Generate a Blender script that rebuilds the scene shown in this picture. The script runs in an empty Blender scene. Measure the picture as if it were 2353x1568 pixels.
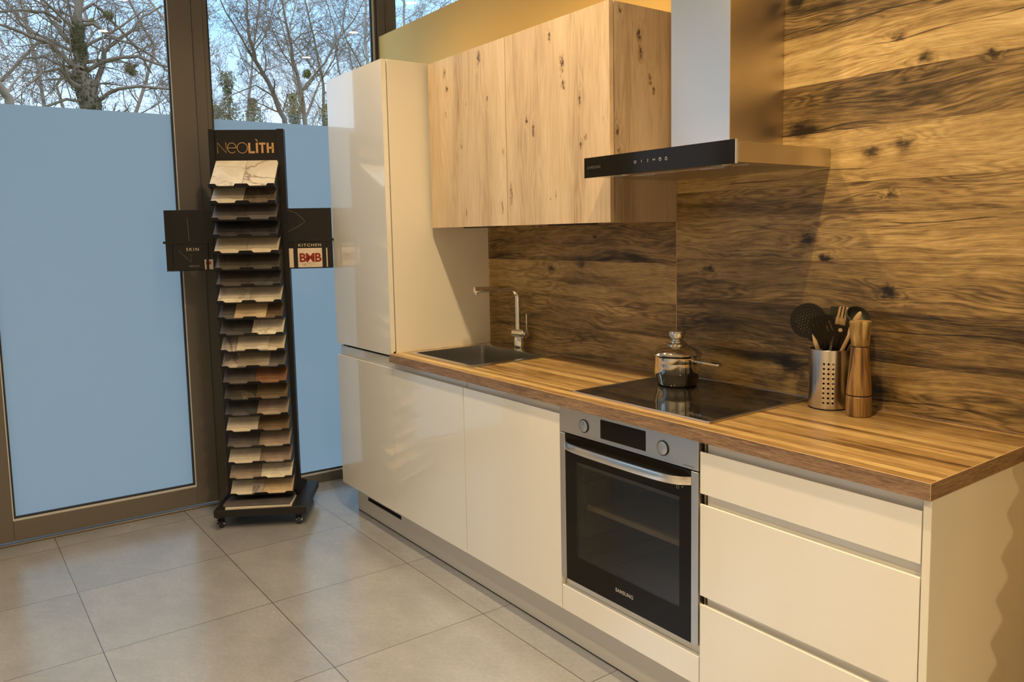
import bpy, bmesh, math, random
from mathutils import Vector, Matrix, noise as mnoise
SC = bpy.context.scene
COL = SC.collection
PI = math.pi
R = math.radians

# ------------------------------------------------------------------ camera
cam_d = bpy.data.cameras.new('camera')
cam = bpy.data.objects.new('camera', cam_d)
COL.objects.link(cam)
SC.camera = cam
yw, pt, rl = R(53.691), R(-5.7031), R(-1.1088)
fwd = Vector((-math.sin(yw) * math.cos(pt), math.cos(yw) * math.cos(pt), math.sin(pt)))
r0 = Vector((math.cos(yw), math.sin(yw), 0))
u0 = r0.cross(fwd)
rt = r0 * math.cos(rl) + u0 * math.sin(rl)
up = -r0 * math.sin(rl) + u0 * math.cos(rl)
cam.matrix_world = Matrix(((rt.x, up.x, -fwd.x, 3.8154), (rt.y, up.y, -fwd.y, -1.6383),
                           (rt.z, up.z, -fwd.z, 1.4249), (0, 0, 0, 1)))
cam_d.sensor_fit = 'HORIZONTAL'
cam_d.sensor_width = 36
cam_d.lens = 1827.4 / 2353 * 36
cam_d.shift_x = -17.73 / 2353
cam_d.shift_y = -66.58 / 2353
cam_d.clip_start = 0.02
cam_d.clip_end = 300

# ------------------------------------------------------------------ exposure and sky
SC.view_settings.view_transform = 'Standard'
SC.view_settings.look = 'None'
SC.view_settings.gamma = 1
SC.view_settings.use_curve_mapping = False
SC.view_settings.exposure = 0.10
SKY_STRENGTH = 1.65
SPOT_POWER = 27.5
SPOT_COLOR = (1.0, 0.73, 0.39)

world = bpy.data.worlds.new('sky')
SC.world = world
world.use_nodes = True
wt = world.node_tree
wt.nodes.clear()
w_out = wt.nodes.new('ShaderNodeOutputWorld')
w_bg = wt.nodes.new('ShaderNodeBackground')
w_bg.inputs['Strength'].default_value = SKY_STRENGTH
w_tc = wt.nodes.new('ShaderNodeTexCoord')
w_sep = wt.nodes.new('ShaderNodeSeparateXYZ')
w_rp = wt.nodes.new('ShaderNodeValToRGB')
er = w_rp.color_ramp
er.elements[0].position = 0.0
er.elements[0].color = (0.22, 0.22, 0.20, 1)
er.elements[1].position = 1.0
er.elements[1].color = (2.4, 2.8, 3.3, 1)
for p_, c_ in ((0.49, (0.26, 0.26, 0.25)), (0.51, (0.75, 0.76, 0.84)), (0.56, (0.56, 0.74, 0.97)),
               (0.62, (0.32, 0.59, 0.94)), (0.68, (0.45, 0.75, 1.15)), (0.78, (1.9, 2.3, 2.8))):
    e_ = er.elements.new(p_)
    e_.color = (*c_, 1)
w_ma = wt.nodes.new('ShaderNodeMath'); w_ma.operation = 'MULTIPLY_ADD'
w_ma.inputs[1].default_value = 0.5; w_ma.inputs[2].default_value = 0.5
w_nz = wt.nodes.new('ShaderNodeTexNoise'); w_nz.inputs['Scale'].default_value = 4
w_nz.inputs['Detail'].default_value = 5
w_nr = wt.nodes.new('ShaderNodeValToRGB')
w_nr.color_ramp.elements[0].position = 0.5; w_nr.color_ramp.elements[1].position = 0.75
w_mx = wt.nodes.new('ShaderNodeMix'); w_mx.data_type = 'RGBA'
w_sc = wt.nodes.new('ShaderNodeMath'); w_sc.operation = 'MULTIPLY'; w_sc.inputs[1].default_value = 0.3
wl = wt.links.new
wl(w_tc.outputs['Generated'], w_sep.inputs[0])
wl(w_sep.outputs['Z'], w_ma.inputs[0]); wl(w_ma.outputs[0], w_rp.inputs[0])
wl(w_tc.outputs['Generated'], w_nz.inputs['Vector']); wl(w_nz.outputs[0], w_nr.inputs[0])
wl(w_nr.outputs[0], w_sc.inputs[0]); wl(w_sc.outputs[0], w_mx.inputs[0])
wl(w_rp.outputs[0], w_mx.inputs[6]); w_mx.inputs[7].default_value = (0.85, 0.85, 0.9, 1)
wl(w_mx.outputs[2], w_bg.inputs[0]); wl(w_bg.outputs[0], w_out.inputs[0])


# ------------------------------------------------------------------ material helper
class NT:
    def __init__(s, name):
        s.m = bpy.data.materials.new(name); s.m.use_nodes = True
        s.t = s.m.node_tree; s.t.nodes.clear()
        s.out = s.t.nodes.new('ShaderNodeOutputMaterial')
    def n(s, k): return s.t.nodes.new('ShaderNode' + k)
    def put(s, sock, v):
        if v is None: return
        if hasattr(v, 'is_linked') or isinstance(v, bpy.types.NodeSocket): s.t.links.new(v, sock)
        elif isinstance(v, (tuple, list)) and len(v) == 3 and sock.type == 'RGBA': sock.default_value = (*v, 1)
        else: sock.default_value = v
    def math(s, op, a, b=None, c=None, clamp=False):
        q = s.n('Math'); q.operation = op; q.use_clamp = clamp
        s.put(q.inputs[0], a); s.put(q.inputs[1], b); s.put(q.inputs[2], c)
        return q.outputs[0]
    def add(s, a, b): return s.math('ADD', a, b)
    def mul(s, a, b): return s.math('MULTIPLY', a, b)
    def mad(s, a, b, c): return s.math('MULTIPLY_ADD', a, b, c)
    def mix(s, f, a, b, mode='MIX'):
        q = s.n('Mix'); q.data_type = 'RGBA'; q.blend_type = mode
        s.put(q.inputs[0], f); s.put(q.inputs[6], a); s.put(q.inputs[7], b)
        return q.outputs[2]
    def comb(s, x, y, z):
        q = s.n('CombineXYZ'); s.put(q.inputs[0], x); s.put(q.inputs[1], y); s.put(q.inputs[2], z)
        return q.outputs[0]
    def pos(s):
        q = s.n('NewGeometry'); e = s.n('SeparateXYZ'); s.t.links.new(q.outputs['Position'], e.inputs[0])
        return e.outputs[0], e.outputs[1], e.outputs[2]
    def noise(s, v, scale=1, detail=2, rough=.5, dist=0):
        q = s.n('TexNoise'); s.put(q.inputs['Vector'], v); q.inputs['Scale'].default_value = scale
        q.inputs['Detail'].default_value = detail; q.inputs['Roughness'].default_value = rough
        q.inputs['Distortion'].default_value = dist
        return q.outputs[0]
    def ramp(s, f, stops, const=False):
        q = s.n('ValToRGB'); r = q.color_ramp
        if const: r.interpolation = 'CONSTANT'
        r.elements[0].position = stops[0][0]; r.elements[1].position = stops[-1][0]
        def cc(c): return (c, c, c, 1) if isinstance(c, (int, float)) else (*c, 1)
        r.elements[0].color = cc(stops[0][1]); r.elements[1].color = cc(stops[-1][1])
        for p, c in stops[1:-1]:
            e = r.elements.new(p); e.color = cc(c)
        s.put(q.inputs[0], f)
        return q.outputs[0]
    def smooth(s, v, a, b):
        q = s.n('MapRange'); q.interpolation_type = 'SMOOTHSTEP'; s.put(q.inputs[0], v)
        q.inputs[1].default_value = a; q.inputs[2].default_value = b
        return q.outputs[0]
    def schlick(s, f0):
        g_ = s.n('NewGeometry'); d_ = s.n('VectorMath'); d_.operation = 'DOT_PRODUCT'
        s.t.links.new(g_.outputs['Normal'], d_.inputs[0]); s.t.links.new(g_.outputs['Incoming'], d_.inputs[1])
        c_ = s.math('SUBTRACT', 1.0, s.math('ABSOLUTE', d_.outputs['Value']))
        return s.mad(s.math('POWER', c_, 5.0), 1 - f0, f0)
    def bump(s, h, strength=.2, dist=.001):
        q = s.n('Bump'); s.put(q.inputs['Height'], h); q.inputs['Strength'].default_value = strength
        q.inputs['Distance'].default_value = dist
        return q.outputs[0]
    def bsdf(s, color, rough=.5, metal=0, normal=None, coat=0, spec=.5, aniso=0, tangent=None, trans=0, coatr=.03):
        q = s.n('BsdfPrincipled')
        s.put(q.inputs['Base Color'], color); s.put(q.inputs['Roughness'], rough); s.put(q.inputs['Metallic'], metal)
        s.put(q.inputs['Specular IOR Level'], spec); s.put(q.inputs['Coat Weight'], coat)
        q.inputs['Coat Roughness'].default_value = coatr
        s.put(q.inputs['Anisotropic'], aniso); s.put(q.inputs['Transmission Weight'], trans)
        if normal is not None: s.put(q.inputs['Normal'], normal)
        if tangent is not None: s.put(q.inputs['Tangent'], tangent)
        s.t.links.new(q.outputs[0], s.out.inputs[0])
        return s.m

def plain(name, col, rough=.5, metal=0, coat=0, spec=.5):
    t = NT(name)
    x, y, z = t.pos()
    nz = t.noise(t.comb(x, y, z), 60, 3)
    rr = t.mad(nz, .06, rough - .03)
    return t.bsdf(col, rr, metal, coat=coat, spec=spec)

def emit(name, col, power):
    t = NT(name); e = t.n('Emission'); e.inputs[0].default_value = (*col, 1); e.inputs[1].default_value = power
    t.t.links.new(e.outputs[0], t.out.inputs[0]); return t.m

# ---- wood boards (horizontal planks along x): u = x, v = z (wall) or y (worktop)
def wood_boards(name, vaxis, bounds, tones, knots=(), palette=None, rough=.42, dark=1.0, seed=0, ring=1.0, bumpy=.25, warpk=.12):
    t = NT(name)
    x, y, z = t.pos()
    u = x; v = {'z': z, 'y': y}[vaxis]
    lo, hi = bounds[0], bounds[-1]
    nv = t.math('DIVIDE', t.math('SUBTRACT', v, lo), hi - lo)
    st = [((b - lo) / (hi - lo), tn) for b, tn in zip(bounds[:-1], tones)]
    tone = t.ramp(nv, st, True)
    rnd = random.Random(seed + 5)
    st2 = [(p, rnd.random()) for p, _ in st]
    pid = t.ramp(nv, st2, True)
    w = t.mul(pid, 40)
    # low frequency wander of the grain
    warp = t.noise(t.comb(t.mul(u, 1.6), t.mul(v, 4), w), 1.0, 2)
    vv = t.mad(t.math('SUBTRACT', warp, .5), warpk, v)
    kd = None; bend = None
    uk = t.mad(t.math('SUBTRACT', t.noise(t.comb(t.mul(u, 30), t.mul(v, 45), w), 1.0, 3), .5), .05, u)
    vk = t.mad(t.math('SUBTRACT', t.noise(t.comb(t.mul(u, 35), t.mul(v, 40), t.add(w, 5)), 1.0, 3), .5), .035, v)
    for kx, kv, kr in knots:
        dx = t.mul(t.math('SUBTRACT', uk, kx), 1 / (kr * 1.35)); dv = t.mul(t.math('SUBTRACT', vk, kv), 1 / (kr * .85))
        d2 = t.add(t.mul(dx, dx), t.mul(dv, dv))
        g = t.math('EXPONENT', t.mul(d2, -1.1))
        g2 = t.math('EXPONENT', t.mul(d2, -.16))
        kd = g if kd is None else t.add(kd, g)
        bend = g2 if bend is None else t.add(bend, g2)
    fv = t.comb(t.mul(u, 1.5), t.mul(vv, 11), w)
    field = t.noise(fv, 1.0, 3, .5)
    if bend is not None: field = t.mad(bend, .13, field)
    rings = t.math('POWER', t.mad(t.math('SINE', t.mul(field, 110)), .5, .5), .6)
    fibre = t.smooth(t.noise(t.comb(t.mul(u, 9), t.mul(vv, 300), w), 1.0, 4, .7), .28, .72)
    fibre2 = t.noise(t.comb(t.mul(u, 22), t.mul(vv, 95), w), 1.0, 2, .6)
    streak = t.smooth(t.noise(t.comb(t.mad(u, .9, 3.7), t.mul(vv, 15), w), 1.0, 3, .55), .54, .74)
    cl = t.mad(t.math('SUBTRACT', t.noise(t.comb(t.mul(u, 1.7), 0.0, w), 1.0, 3), .5), .10, v)
    cf = t.math('FRACT', t.mad(cl, 4.1, t.mul(pid, 7)))
    crack = t.smooth(t.math('ABSOLUTE', t.math('SUBTRACT', cf, .5)), .010, .0)
    cgate = t.smooth(t.noise(t.comb(t.mul(u, 1.8), t.mul(v, 3), w), 1.0, 1), .52, .62)
    crack = t.mul(crack, cgate)
    broad = t.noise(t.comb(t.mul(u, 1.9), t.mul(vv, 13), t.add(w, 3)), 1.0, 3, .55)
    val = t.mad(tone, .66, t.mul(t.noise(t.comb(t.mul(u, 2.6), t.mul(vv, 42), w), 1.0, 4, .65), .42))
    val = t.mad(t.math('SUBTRACT', broad, .5), .75, val)
    rgate = t.smooth(t.noise(t.comb(t.mul(u, 2.5), t.mul(v, 7), t.add(w, 8)), 1.0, 1), .40, .60)
    val = t.mad(t.mul(t.math('SUBTRACT', rings, .65), rgate), .20 * ring, val)
    val = t.mad(t.math('SUBTRACT', fibre, .5), .26, val)
    val = t.mad(t.math('SUBTRACT', fibre2, .5), .34, val)
    val = t.mad(streak, -.34 * dark, val)
    val = t.mad(crack, -.45 * dark, val)
    if kd is not None:
        kn = t.noise(t.comb(t.mul(u, 60), t.mul(v, 90), w), 1.0, 3)
        val = t.mad(t.mul(kd, t.mad(kn, .9, .3)), -.75, val)
    pal = palette or [(0.0, (.022, .013, .005)), (.2, (.070, .044, .016)), (.4, (.185, .114, .042)), (.6, (.36, .232, .088)), (.82, (.55, .38, .155)), (1.0, (.70, .52, .25))]
    col = t.ramp(val, pal)
    # thin seam between boards
    seam = None
    for b in bounds[1:-1]:
        q = t.math('LESS_THAN', t.math('ABSOLUTE', t.math('SUBTRACT', v, b)), .0011)
        seam = q if seam is None else t.math('MAXIMUM', seam, q)
    if seam is not None: col = t.mix(t.mul(seam, .55), col, (.16, .09, .04))
    h = t.add(t.mul(fibre, .6), t.mul(rings, .25))
    nrm = t.bump(h, bumpy, .0006)
    return t.bsdf(col, t.mad(fibre, .12, rough - .06), 0, nrm, coat=0, spec=.4)

def oak(name, uaxis, knots=(), seed=0, tint=1.0):
    """pale knotty oak, grain running up"""
    t = NT(name)
    x, y, z = t.pos()
    u = {'x': x, 'y': y}[uaxis]
    warp = t.noise(t.comb(t.mul(u, 6), t.mul(z, 1.6), seed * 3.1), 1, 2)
    uu = t.mad(t.math('SUBTRACT', warp, .5), .05, u)
    kd = None; bend = None
    ku_ = t.mad(t.math('SUBTRACT', t.noise(t.comb(t.mul(u, 70), t.mul(z, 30), seed), 1, 3), .5), .022, u)
    kz_ = t.mad(t.math('SUBTRACT', t.noise(t.comb(t.mul(u, 60), t.mul(z, 40), seed + 4), 1, 3), .5), .05, z)
    for ku, kz, kr, ks in knots:
        kr = kr * .85
        du = t.mul(t.math('SUBTRACT', ku_, ku), 1 / kr); dz = t.mul(t.math('SUBTRACT', kz_, kz), 1 / (kr * ks))
        d2 = t.add(t.mul(du, du), t.mul(dz, dz))
        g = t.math('EXPONENT', t.mul(d2, -1.0)); g2 = t.math('EXPONENT', t.mul(d2, -.2))
        kd = g if kd is None else t.add(kd, g); bend = g2 if bend is None else t.add(bend, g2)
    broad = t.noise(t.comb(t.mul(uu, 9), t.mul(z, .8), seed + 1.5), 1, 3, .55)
    field = t.noise(t.comb(t.mul(uu, 16), t.mul(z, 1.4), seed + 7.7), 1, 2)
    if bend is not None: field = t.mad(bend, .2, field)
    rings = t.mad(t.math('SINE', t.mul(field, 60)), .5, .5)
    fib = t.noise(t.comb(t.mul(uu, 260), t.mul(z, 7), seed), 1, 3, .6)
    val = t.mad(broad, .7, .14)
    val = t.mad(t.math('SUBTRACT', rings, .5), .08, val)
    val = t.mad(t.math('SUBTRACT', fib, .5), .46, val)
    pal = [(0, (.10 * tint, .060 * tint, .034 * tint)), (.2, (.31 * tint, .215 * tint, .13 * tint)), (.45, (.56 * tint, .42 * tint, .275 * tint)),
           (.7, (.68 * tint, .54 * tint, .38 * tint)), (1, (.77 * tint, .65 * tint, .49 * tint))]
    if kd is not None:
        kn = t.noise(t.comb(t.mul(u, 150), t.mul(z, 60), seed), 1, 3)
        val = t.mad(t.mul(kd, t.mad(t.smooth(kn, .35, .6), .75, .12)), -.8, val)
    spk = t.smooth(t.noise(t.comb(t.mul(u, 45), t.mul(z, 16), seed + 20), 1, 2), .74, .82)
    val = t.mad(spk, -.14, val)
    col = t.ramp(val, pal)
    return t.bsdf(col, t.mad(fib, .1, .48), 0, t.bump(fib, .2, .0005), spec=.35)

def brushed(name, col, rough=.3, axis='x', aniso=.6):
    t = NT(name); x, y, z = t.pos()
    sc = {'x': (3, 400, 400), 'z': (400, 400, 3), 'h': (2, 2, 420), 'y': (400, 3, 400)}[axis]
    nz = t.noise(t.comb(t.mul(x, sc[0]), t.mul(y, sc[1]), t.mul(z, sc[2])), 1, 2)
    c = t.mix(nz, tuple(v * .965 for v in col), col)
    if 'sink' in name: return t.bsdf(col, rough, 1)
    return t.bsdf(c, t.mad(nz, .03, rough - .015), 1, None, aniso=aniso, tangent=t.comb(.02, .035, 1.0))

M = {}
def stone(name, c1, c2, vein=None, scale=14, rough=.38, vs=.035, speck=False):
    t = NT(name); x, y, z = t.pos(); p = t.comb(x, y, z)
    n1 = t.noise(p, scale, 5, .6, .6)
    col = t.mix(t.smooth(n1, .35, .65), c1, c2)
    if vein:
        n2 = t.noise(p, scale * .45, 4, .6, 1.2)
        l = t.smooth(t.math('ABSOLUTE', t.math('SUBTRACT', n2, .5)), vs, .0)
        col = t.mix(t.mul(l, .8), col, vein)
    if speck:
        n3 = t.noise(p, 160, 2)
        col = t.mix(t.smooth(n3, .64, .7), col, (.45, .42, .38))
    M[name] = t.bsdf(col, rough)
    return M[name]

M['door'] = plain('white_gloss_lacquer', (.84, .815, .765), .16, coat=1.0)
for q_ in M['door'].node_tree.nodes:
    if q_.type == 'BSDF_PRINCIPLED': q_.inputs['Coat IOR'].default_value = 1.7
M['carcass'] = plain('cream_melamine', (.79, .745, .655), .45)
M['plinth'] = plain('grey_aluminium_plinth', (.62, .59, .55), .42, metal=.15)
M['gap'] = plain('dark_gap', (.012, .010, .010), .7)
M['steel'] = brushed('brushed_steel', (.62, .58, .53), .32, 'x', .7)
M['steel_v'] = brushed('brushed_steel_hood', (.69, .64, .60), .31, 'h', .8)
M['steel_sink'] = brushed('satin_sink_steel', (.50, .49, .47), .26, 'y')
M['steel_rim'] = brushed('polished_sink_rim', (.72, .70, .66), .2, 'y')
M['chrome'] = plain('polished_chrome', (.80, .78, .75), .06, metal=1)
M['pot'] = plain('polished_pot_steel', (.74, .70, .62), .07, metal=1)
M['blackglass'] = plain('black_glass', (.012, .010, .008), .09, spec=.12)
M['hob'] = plain('ceramic_hob_glass', (.012, .010, .008), .045)
M['black'] = plain('black_powdercoat', (.011, .010, .0105), .42, spec=.35)
M['blackplastic'] = plain('black_nylon', (.008, .0055, .004), .45, spec=.3)
M['greyplastic'] = plain('dark_grey_nylon', (.035, .034, .020), .45, spec=.35)
M['print'] = plain('pale_print', (.42, .40, .36), .5)
M['dimprint'] = plain('dim_print', (.075, .065, .055), .5)
M['gold'] = plain('copper_lettering', (.62, .36, .15), .4, metal=.2)
M['goldthin'] = plain('dull_gold_line', (.22, .17, .12), .5)
M['pale_gold'] = plain('pale_gold_lettering', (.60, .50, .33), .5)
M['rubber'] = plain('rubber', (.02, .02, .022), .6)
M['ledwhite'] = plain('white_icon', (.55, .55, .55), .5)
M['windowframe'] = plain('bronze_grey_window_frame', (.145, .128, .112), .38, metal=.25)
M['bead'] = plain('pale_glazing_bead', (.55, .56, .58), .4)
M['seal'] = plain('black_glazing_seal', (.02, .022, .03), .6)
M['yellow'] = plain('ochre_wall_paint', (.76, .51, .16), .7)
M['ceiling'] = plain('white_ceiling_paint', (.80, .78, .74), .85)
M['wallwhite'] = plain('warm_white_wall_paint', (.74, .70, .63), .8)
M['mill'] = None

def bark(name, a, b, s=30):
    t = NT(name); x, y, z = t.pos()
    n1 = t.noise(t.comb(t.mul(x, 3), t.mul(y, 3), z), s * .3, 4)
    M[name] = t.bsdf(t.mix(n1, a, b), .9, spec=.1)
bark('bark', (.09, .07, .055), (.22, .17, .13))
bark('bark_pale', (.17, .145, .125), (.33, .29, .25))
bark('twig', (.16, .11, .09), (.28, .205, .17))
bark('twig_pale', (.22, .17, .14), (.34, .28, .24))
bark('ivy', (.018, .026, .010), (.05, .06, .024))
bark('mistle', (.10, .11, .035), (.19, .18, .07))
bark('scrub', (.10, .10, .045), (.21, .18, .09))
bark('lawn', (.05, .09, .02), (.12, .14, .05))

def acacia(name, seed, c1, c2, c3):
    t = NT(name); x, y, z = t.pos()
    n1 = t.noise(t.comb(t.mul(x, 62), t.mul(y, 62), t.mad(z, 3.0, seed)), 1, 3, .5, .4)
    n2 = t.noise(t.comb(t.mul(x, 300), t.mul(y, 300), t.mul(z, 12)), 1, 2)
    col = t.ramp(t.mad(n2, .2, t.mul(n1, .9)), [(.40, c1), (.52, c2), (.66, c3)])
    return t.bsdf(col, .38, 0, t.bump(n2, .15, .0004), spec=.45)
M['mill'] = acacia('acacia_wood', 3, (.075, .034, .009), (.20, .100, .028), (.40, .23, .075))
M['mill2'] = acacia('acacia_wood_light', 9, (.20, .115, .034), (.37, .235, .080), (.52, .36, .15))
M['spoonwood'] = acacia('pale_beech', 14, (.50, .31, .14), (.62, .42, .21), (.70, .50, .28))

# floor tiles
t = NT('taupe_floor_tiles'); x, y, z = t.pos()
def grid(t, v, off, s):
    q = t.math('FRACT', t.math('DIVIDE', t.math('SUBTRACT', v, off), s))
    return t.math('SUBTRACT', .5, t.math('ABSOLUTE', t.math('SUBTRACT', q, .5)))
TS = .5944
gx = grid(t, t.add(x, t.mul(y, .0024)), .2235, TS); gy = grid(t, t.math('SUBTRACT', y, t.mul(x, .0024)), -1.2627, TS)
g = t.math('MINIMUM', gx, gy)
grout = t.math('LESS_THAN', g, .0029)
tid = t.comb(t.math('FLOOR', t.math('DIVIDE', t.math('SUBTRACT', x, .2235), TS)), t.math('FLOOR', t.math('DIVIDE', t.math('SUBTRACT', y, -1.2627), TS)), 0)
wn = t.n('TexWhiteNoise'); t.put(wn.inputs[0], tid)
n1 = t.noise(t.comb(t.mad(wn.outputs[0], 9, x), t.mul(y, 1.5), wn.outputs[0]), 3.2, 6, .62, 0)
n2 = t.noise(t.comb(x, y, z), 70, 3)
n3 = t.noise(t.comb(t.mad(t.add(x, y), 6, 0), t.mul(t.math('SUBTRACT', x, y), 30), wn.outputs[0]), 1.0, 4, .6)
base = t.mix(t.smooth(n1, .3, .7), (.31, .312, .338), (.385, .388, .415))
base = t.mix(t.mul(t.smooth(n2, .3, .7), .3), base, (.25, .25, .265))
base = t.mix(t.mul(t.smooth(n3, .45, .75), .18), base, (.44, .445, .47))
base = t.mix(grout, base, (.09, .075, .065))
rgh = t.mad(n1, .12, .19)
M['floor'] = t.bsdf(base, rgh, 0, t.bump(t.math('SUBTRACT', 1.0, grout), .25, .001), spec=.8, coat=1.0, coatr=.2)
for q_ in M['floor'].node_tree.nodes:
    if q_.type == 'BSDF_PRINCIPLED': q_.inputs['Coat IOR'].default_value = 2.15

# window glass (thin pane) and frosted film
def glass_mat(name):
    t = NT(name)
    tr = t.n('BsdfTransparent'); tr.inputs[0].default_value = (.97, .985, .98, 1)
    gl = t.n('BsdfGlossy'); gl.inputs[0].default_value = (1, 1, 1, 1); gl.inputs['Roughness'].default_value = 0.003
    mx = t.n('MixShader'); t.put(mx.inputs[0], t.schlick(.04))
    t.t.links.new(tr.outputs[0], mx.inputs[1]); t.t.links.new(gl.outputs[0], mx.inputs[2])
    t.t.links.new(mx.outputs[0], t.out.inputs[0]); return t.m
M['glass'] = glass_mat('clear_window_glass')
t = NT('frosted_window_film')
tl = t.n('BsdfTranslucent'); tl.inputs[0].default_value = (.228, .275, .325, 1)
df = t.n('BsdfDiffuse'); df.inputs[0].default_value = (.45, .52, .60, 1)
gl = t.n('BsdfGlossy'); gl.inputs['Roughness'].default_value = .28
m1 = t.n('MixShader'); m1.inputs[0].default_value = .16
m2 = t.n('MixShader'); m2.inputs[0].default_value = .04
L = t.t.links.new
L(tl.outputs[0], m1.inputs[1]); L(df.outputs[0], m1.inputs[2]); L(m1.outputs[0], m2.inputs[1]); L(gl.outputs[0], m2.inputs[2]); L(m2.outputs[0], t.out.inputs[0])
M['film'] = t.m
# oven window: dark tinted glass
t = NT('tinted_oven_glass')
tr = t.n('BsdfTransparent'); tr.inputs[0].default_value = (.58, .56, .52, 1)
gl = t.n('BsdfGlossy'); gl.inputs['Roughness'].default_value = .02
mx = t.n('MixShader'); L = t.t.links.new
t.put(mx.inputs[0], t.schlick(.05)); L(tr.outputs[0], mx.inputs[1]); L(gl.outputs[0], mx.inputs[2]); L(mx.outputs[0], t.out.inputs[0])
M['ovenglass'] = t.m

WB = [.80, .8925, 1.029, 1.175, 1.320, 1.460, 1.553, 1.703, 1.850, 1.998, 2.14, 2.25]
WT = [.4, .50, .12, .42, .64, .40, .78, .30, .86, .30, .45]
KN = [(2.311, 2.105, .016), (2.63, 1.941, .012), (2.707, 1.874, .018), (2.873, 1.856, .009), (2.56, 1.63, .022), (2.655, 1.643, .024),
      (2.335, 1.72, .034), (2.36, 1.385, .022), (2.42, 1.33, .011), (2.58, .955, .040), (2.62, 1.235, .016), (2.30, .985, .030), (2.62, 1.51, .008), (1.97, 1.285, .012)]
M['wallwood'] = wood_boards('walnut_board_panel', 'z', WB, WT, KN, seed=3)
LB = [.80, .8925, 1.02, 1.152, 1.302, 1.46, 1.6]
M['splash'] = wood_boards('walnut_board_splashback', 'z', LB, [.5, .48, .40, .62, .36, .5], [(1.09, 1.265, .016), (1.29, 1.285, .017), (1.37, 1.40, .008)], seed=11)
rr = random.Random(4)
TB = [-.03]
while TB[-1] < .56: TB.append(TB[-1] + rr.uniform(.016, .055))
TT = [rr.choice((.22, .38, .5, .62, .72, .8)) + rr.uniform(-.06, .06) for _ in TB]
M['worktop'] = wood_boards('walnut_worktop_boards', 'y', TB, TT, [], seed=21, rough=.34, dark=1.0, ring=.35, warpk=.035,
    palette=[(0.0, (.040, .020, .007)), (.2, (.11, .058, .021)), (.4, (.25, .145, .052)), (.6, (.37, .232, .088)), (.82, (.51, .345, .142)), (1.0, (.62, .45, .215))])
# dark worktop edge band
t = NT('dark_walnut_edge_band'); x, y, z = t.pos()
a1 = t.noise(t.comb(t.mul(x, 14), t.mul(y, 14), t.mul(z, 260)), 1, 4, .65)
a2 = t.noise(t.comb(t.mul(x, 60), t.mul(y, 60), t.mul(z, 500)), 1, 3, .65)
a3 = t.noise(t.comb(t.mul(x, 4), t.mul(y, 4), t.mul(z, 40)), 1, 3, .65)
vv = t.add(t.mul(a1, .5), t.add(t.mul(a2, .4), t.mul(a3, .35)))
M['edge'] = t.bsdf(t.ramp(vv, [(.35, (.06, .034, .022)), (.52, (.14, .080, .048)), (.66, (.28, .17, .10)), (.85, (.48, .32, .20))]), .5)
M['edgeline'] = plain('pale_edge_line', (.66, .45, .24), .5)

OK1 = [(.786, 2.049, .010, 1.6), (.767, 2.123, .010, 2.4), (.773, 1.946, .004, 3), (.892, 1.802, .005, 4), (.919, 1.514, .005, 3), (1.04, 2.139, .014, 1.6), (1.095, 1.967, .006, 2.4), (.935, 1.969, .004, 2), (1.187, 1.53, .007, 5), (1.2, 1.742, .008, 2)]
OK2 = [(1.503, 2.13, .007, 2), (1.572, 2.02, .013, 3.4), (1.58, 1.945, .013, 1.6), (1.666, 1.882, .007, 2.4), (1.357, 1.848, .006, 2), (1.398, 1.807, .008, 3), (1.695, 1.752, .005, 1.6), (1.671, 1.73, .005, 1.6), (1.529, 1.561, .005, 3), (1.496, 1.544, .004, 2), (1.25, 1.57, .009, 5), (1.79, 1.805, .005, 1)]
OK3 = [(.354, 2.091, .014, 1.5), (.361, 2.03, .014, 2.2), (.426, 1.908, .006, 1.5), (.266, 2.153, .007, 2), (.251, 1.757, .008, 2), (.256, 1.692, .010, 1.2), (.407, 1.944, .01, 2)]
M['oak1'] = oak('knotty_oak_door_left', 'x', OK1, 1)
M['oak2'] = oak('knotty_oak_door_right', 'x', OK2, 2)
M['oak3'] = oak('knotty_oak_shaded_side', 'y', OK3, 3, .82)  # same oak tinted darker, the shade on the cupboard side put into its colour


# ------------------------------------------------------------------ mesh helpers
def box_into(bm, a, b, bev=0, seg=1):
    x0, y0, z0 = a; x1, y1, z1 = b
    vs = [bm.verts.new(p) for p in ((x0, y0, z0), (x1, y0, z0), (x1, y1, z0), (x0, y1, z0), (x0, y0, z1), (x1, y0, z1), (x1, y1, z1), (x0, y1, z1))]
    fs = [bm.faces.new([vs[i] for i in f]) for f in ((0, 3, 2, 1), (4, 5, 6, 7), (0, 1, 5, 4), (1, 2, 6, 5), (2, 3, 7, 6), (3, 0, 4, 7))]
    if bev > 0:
        es = list({e for f in fs for e in f.edges})
        bmesh.ops.bevel(bm, geom=es, offset=bev, segments=seg, affect='EDGES', profile=.5)

def prism_into(bm, pts, axis, a, b):
    """closed 2-D outline pushed from a to b along an axis; outline order (y,z) for x, (x,z) for y, (x,y) for z"""
    def P(p, t):
        return {'x': (t, p[0], p[1]), 'y': (p[0], t, p[1]), 'z': (p[0], p[1], t)}[axis]
    A = [bm.verts.new(P(p, a)) for p in pts]; B = [bm.verts.new(P(p, b)) for p in pts]
    n = len(pts)
    bm.faces.new(A); bm.faces.new(B[::-1])
    for i in range(n): bm.faces.new((A[i], B[i], B[(i + 1) % n], A[(i + 1) % n]))

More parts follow.
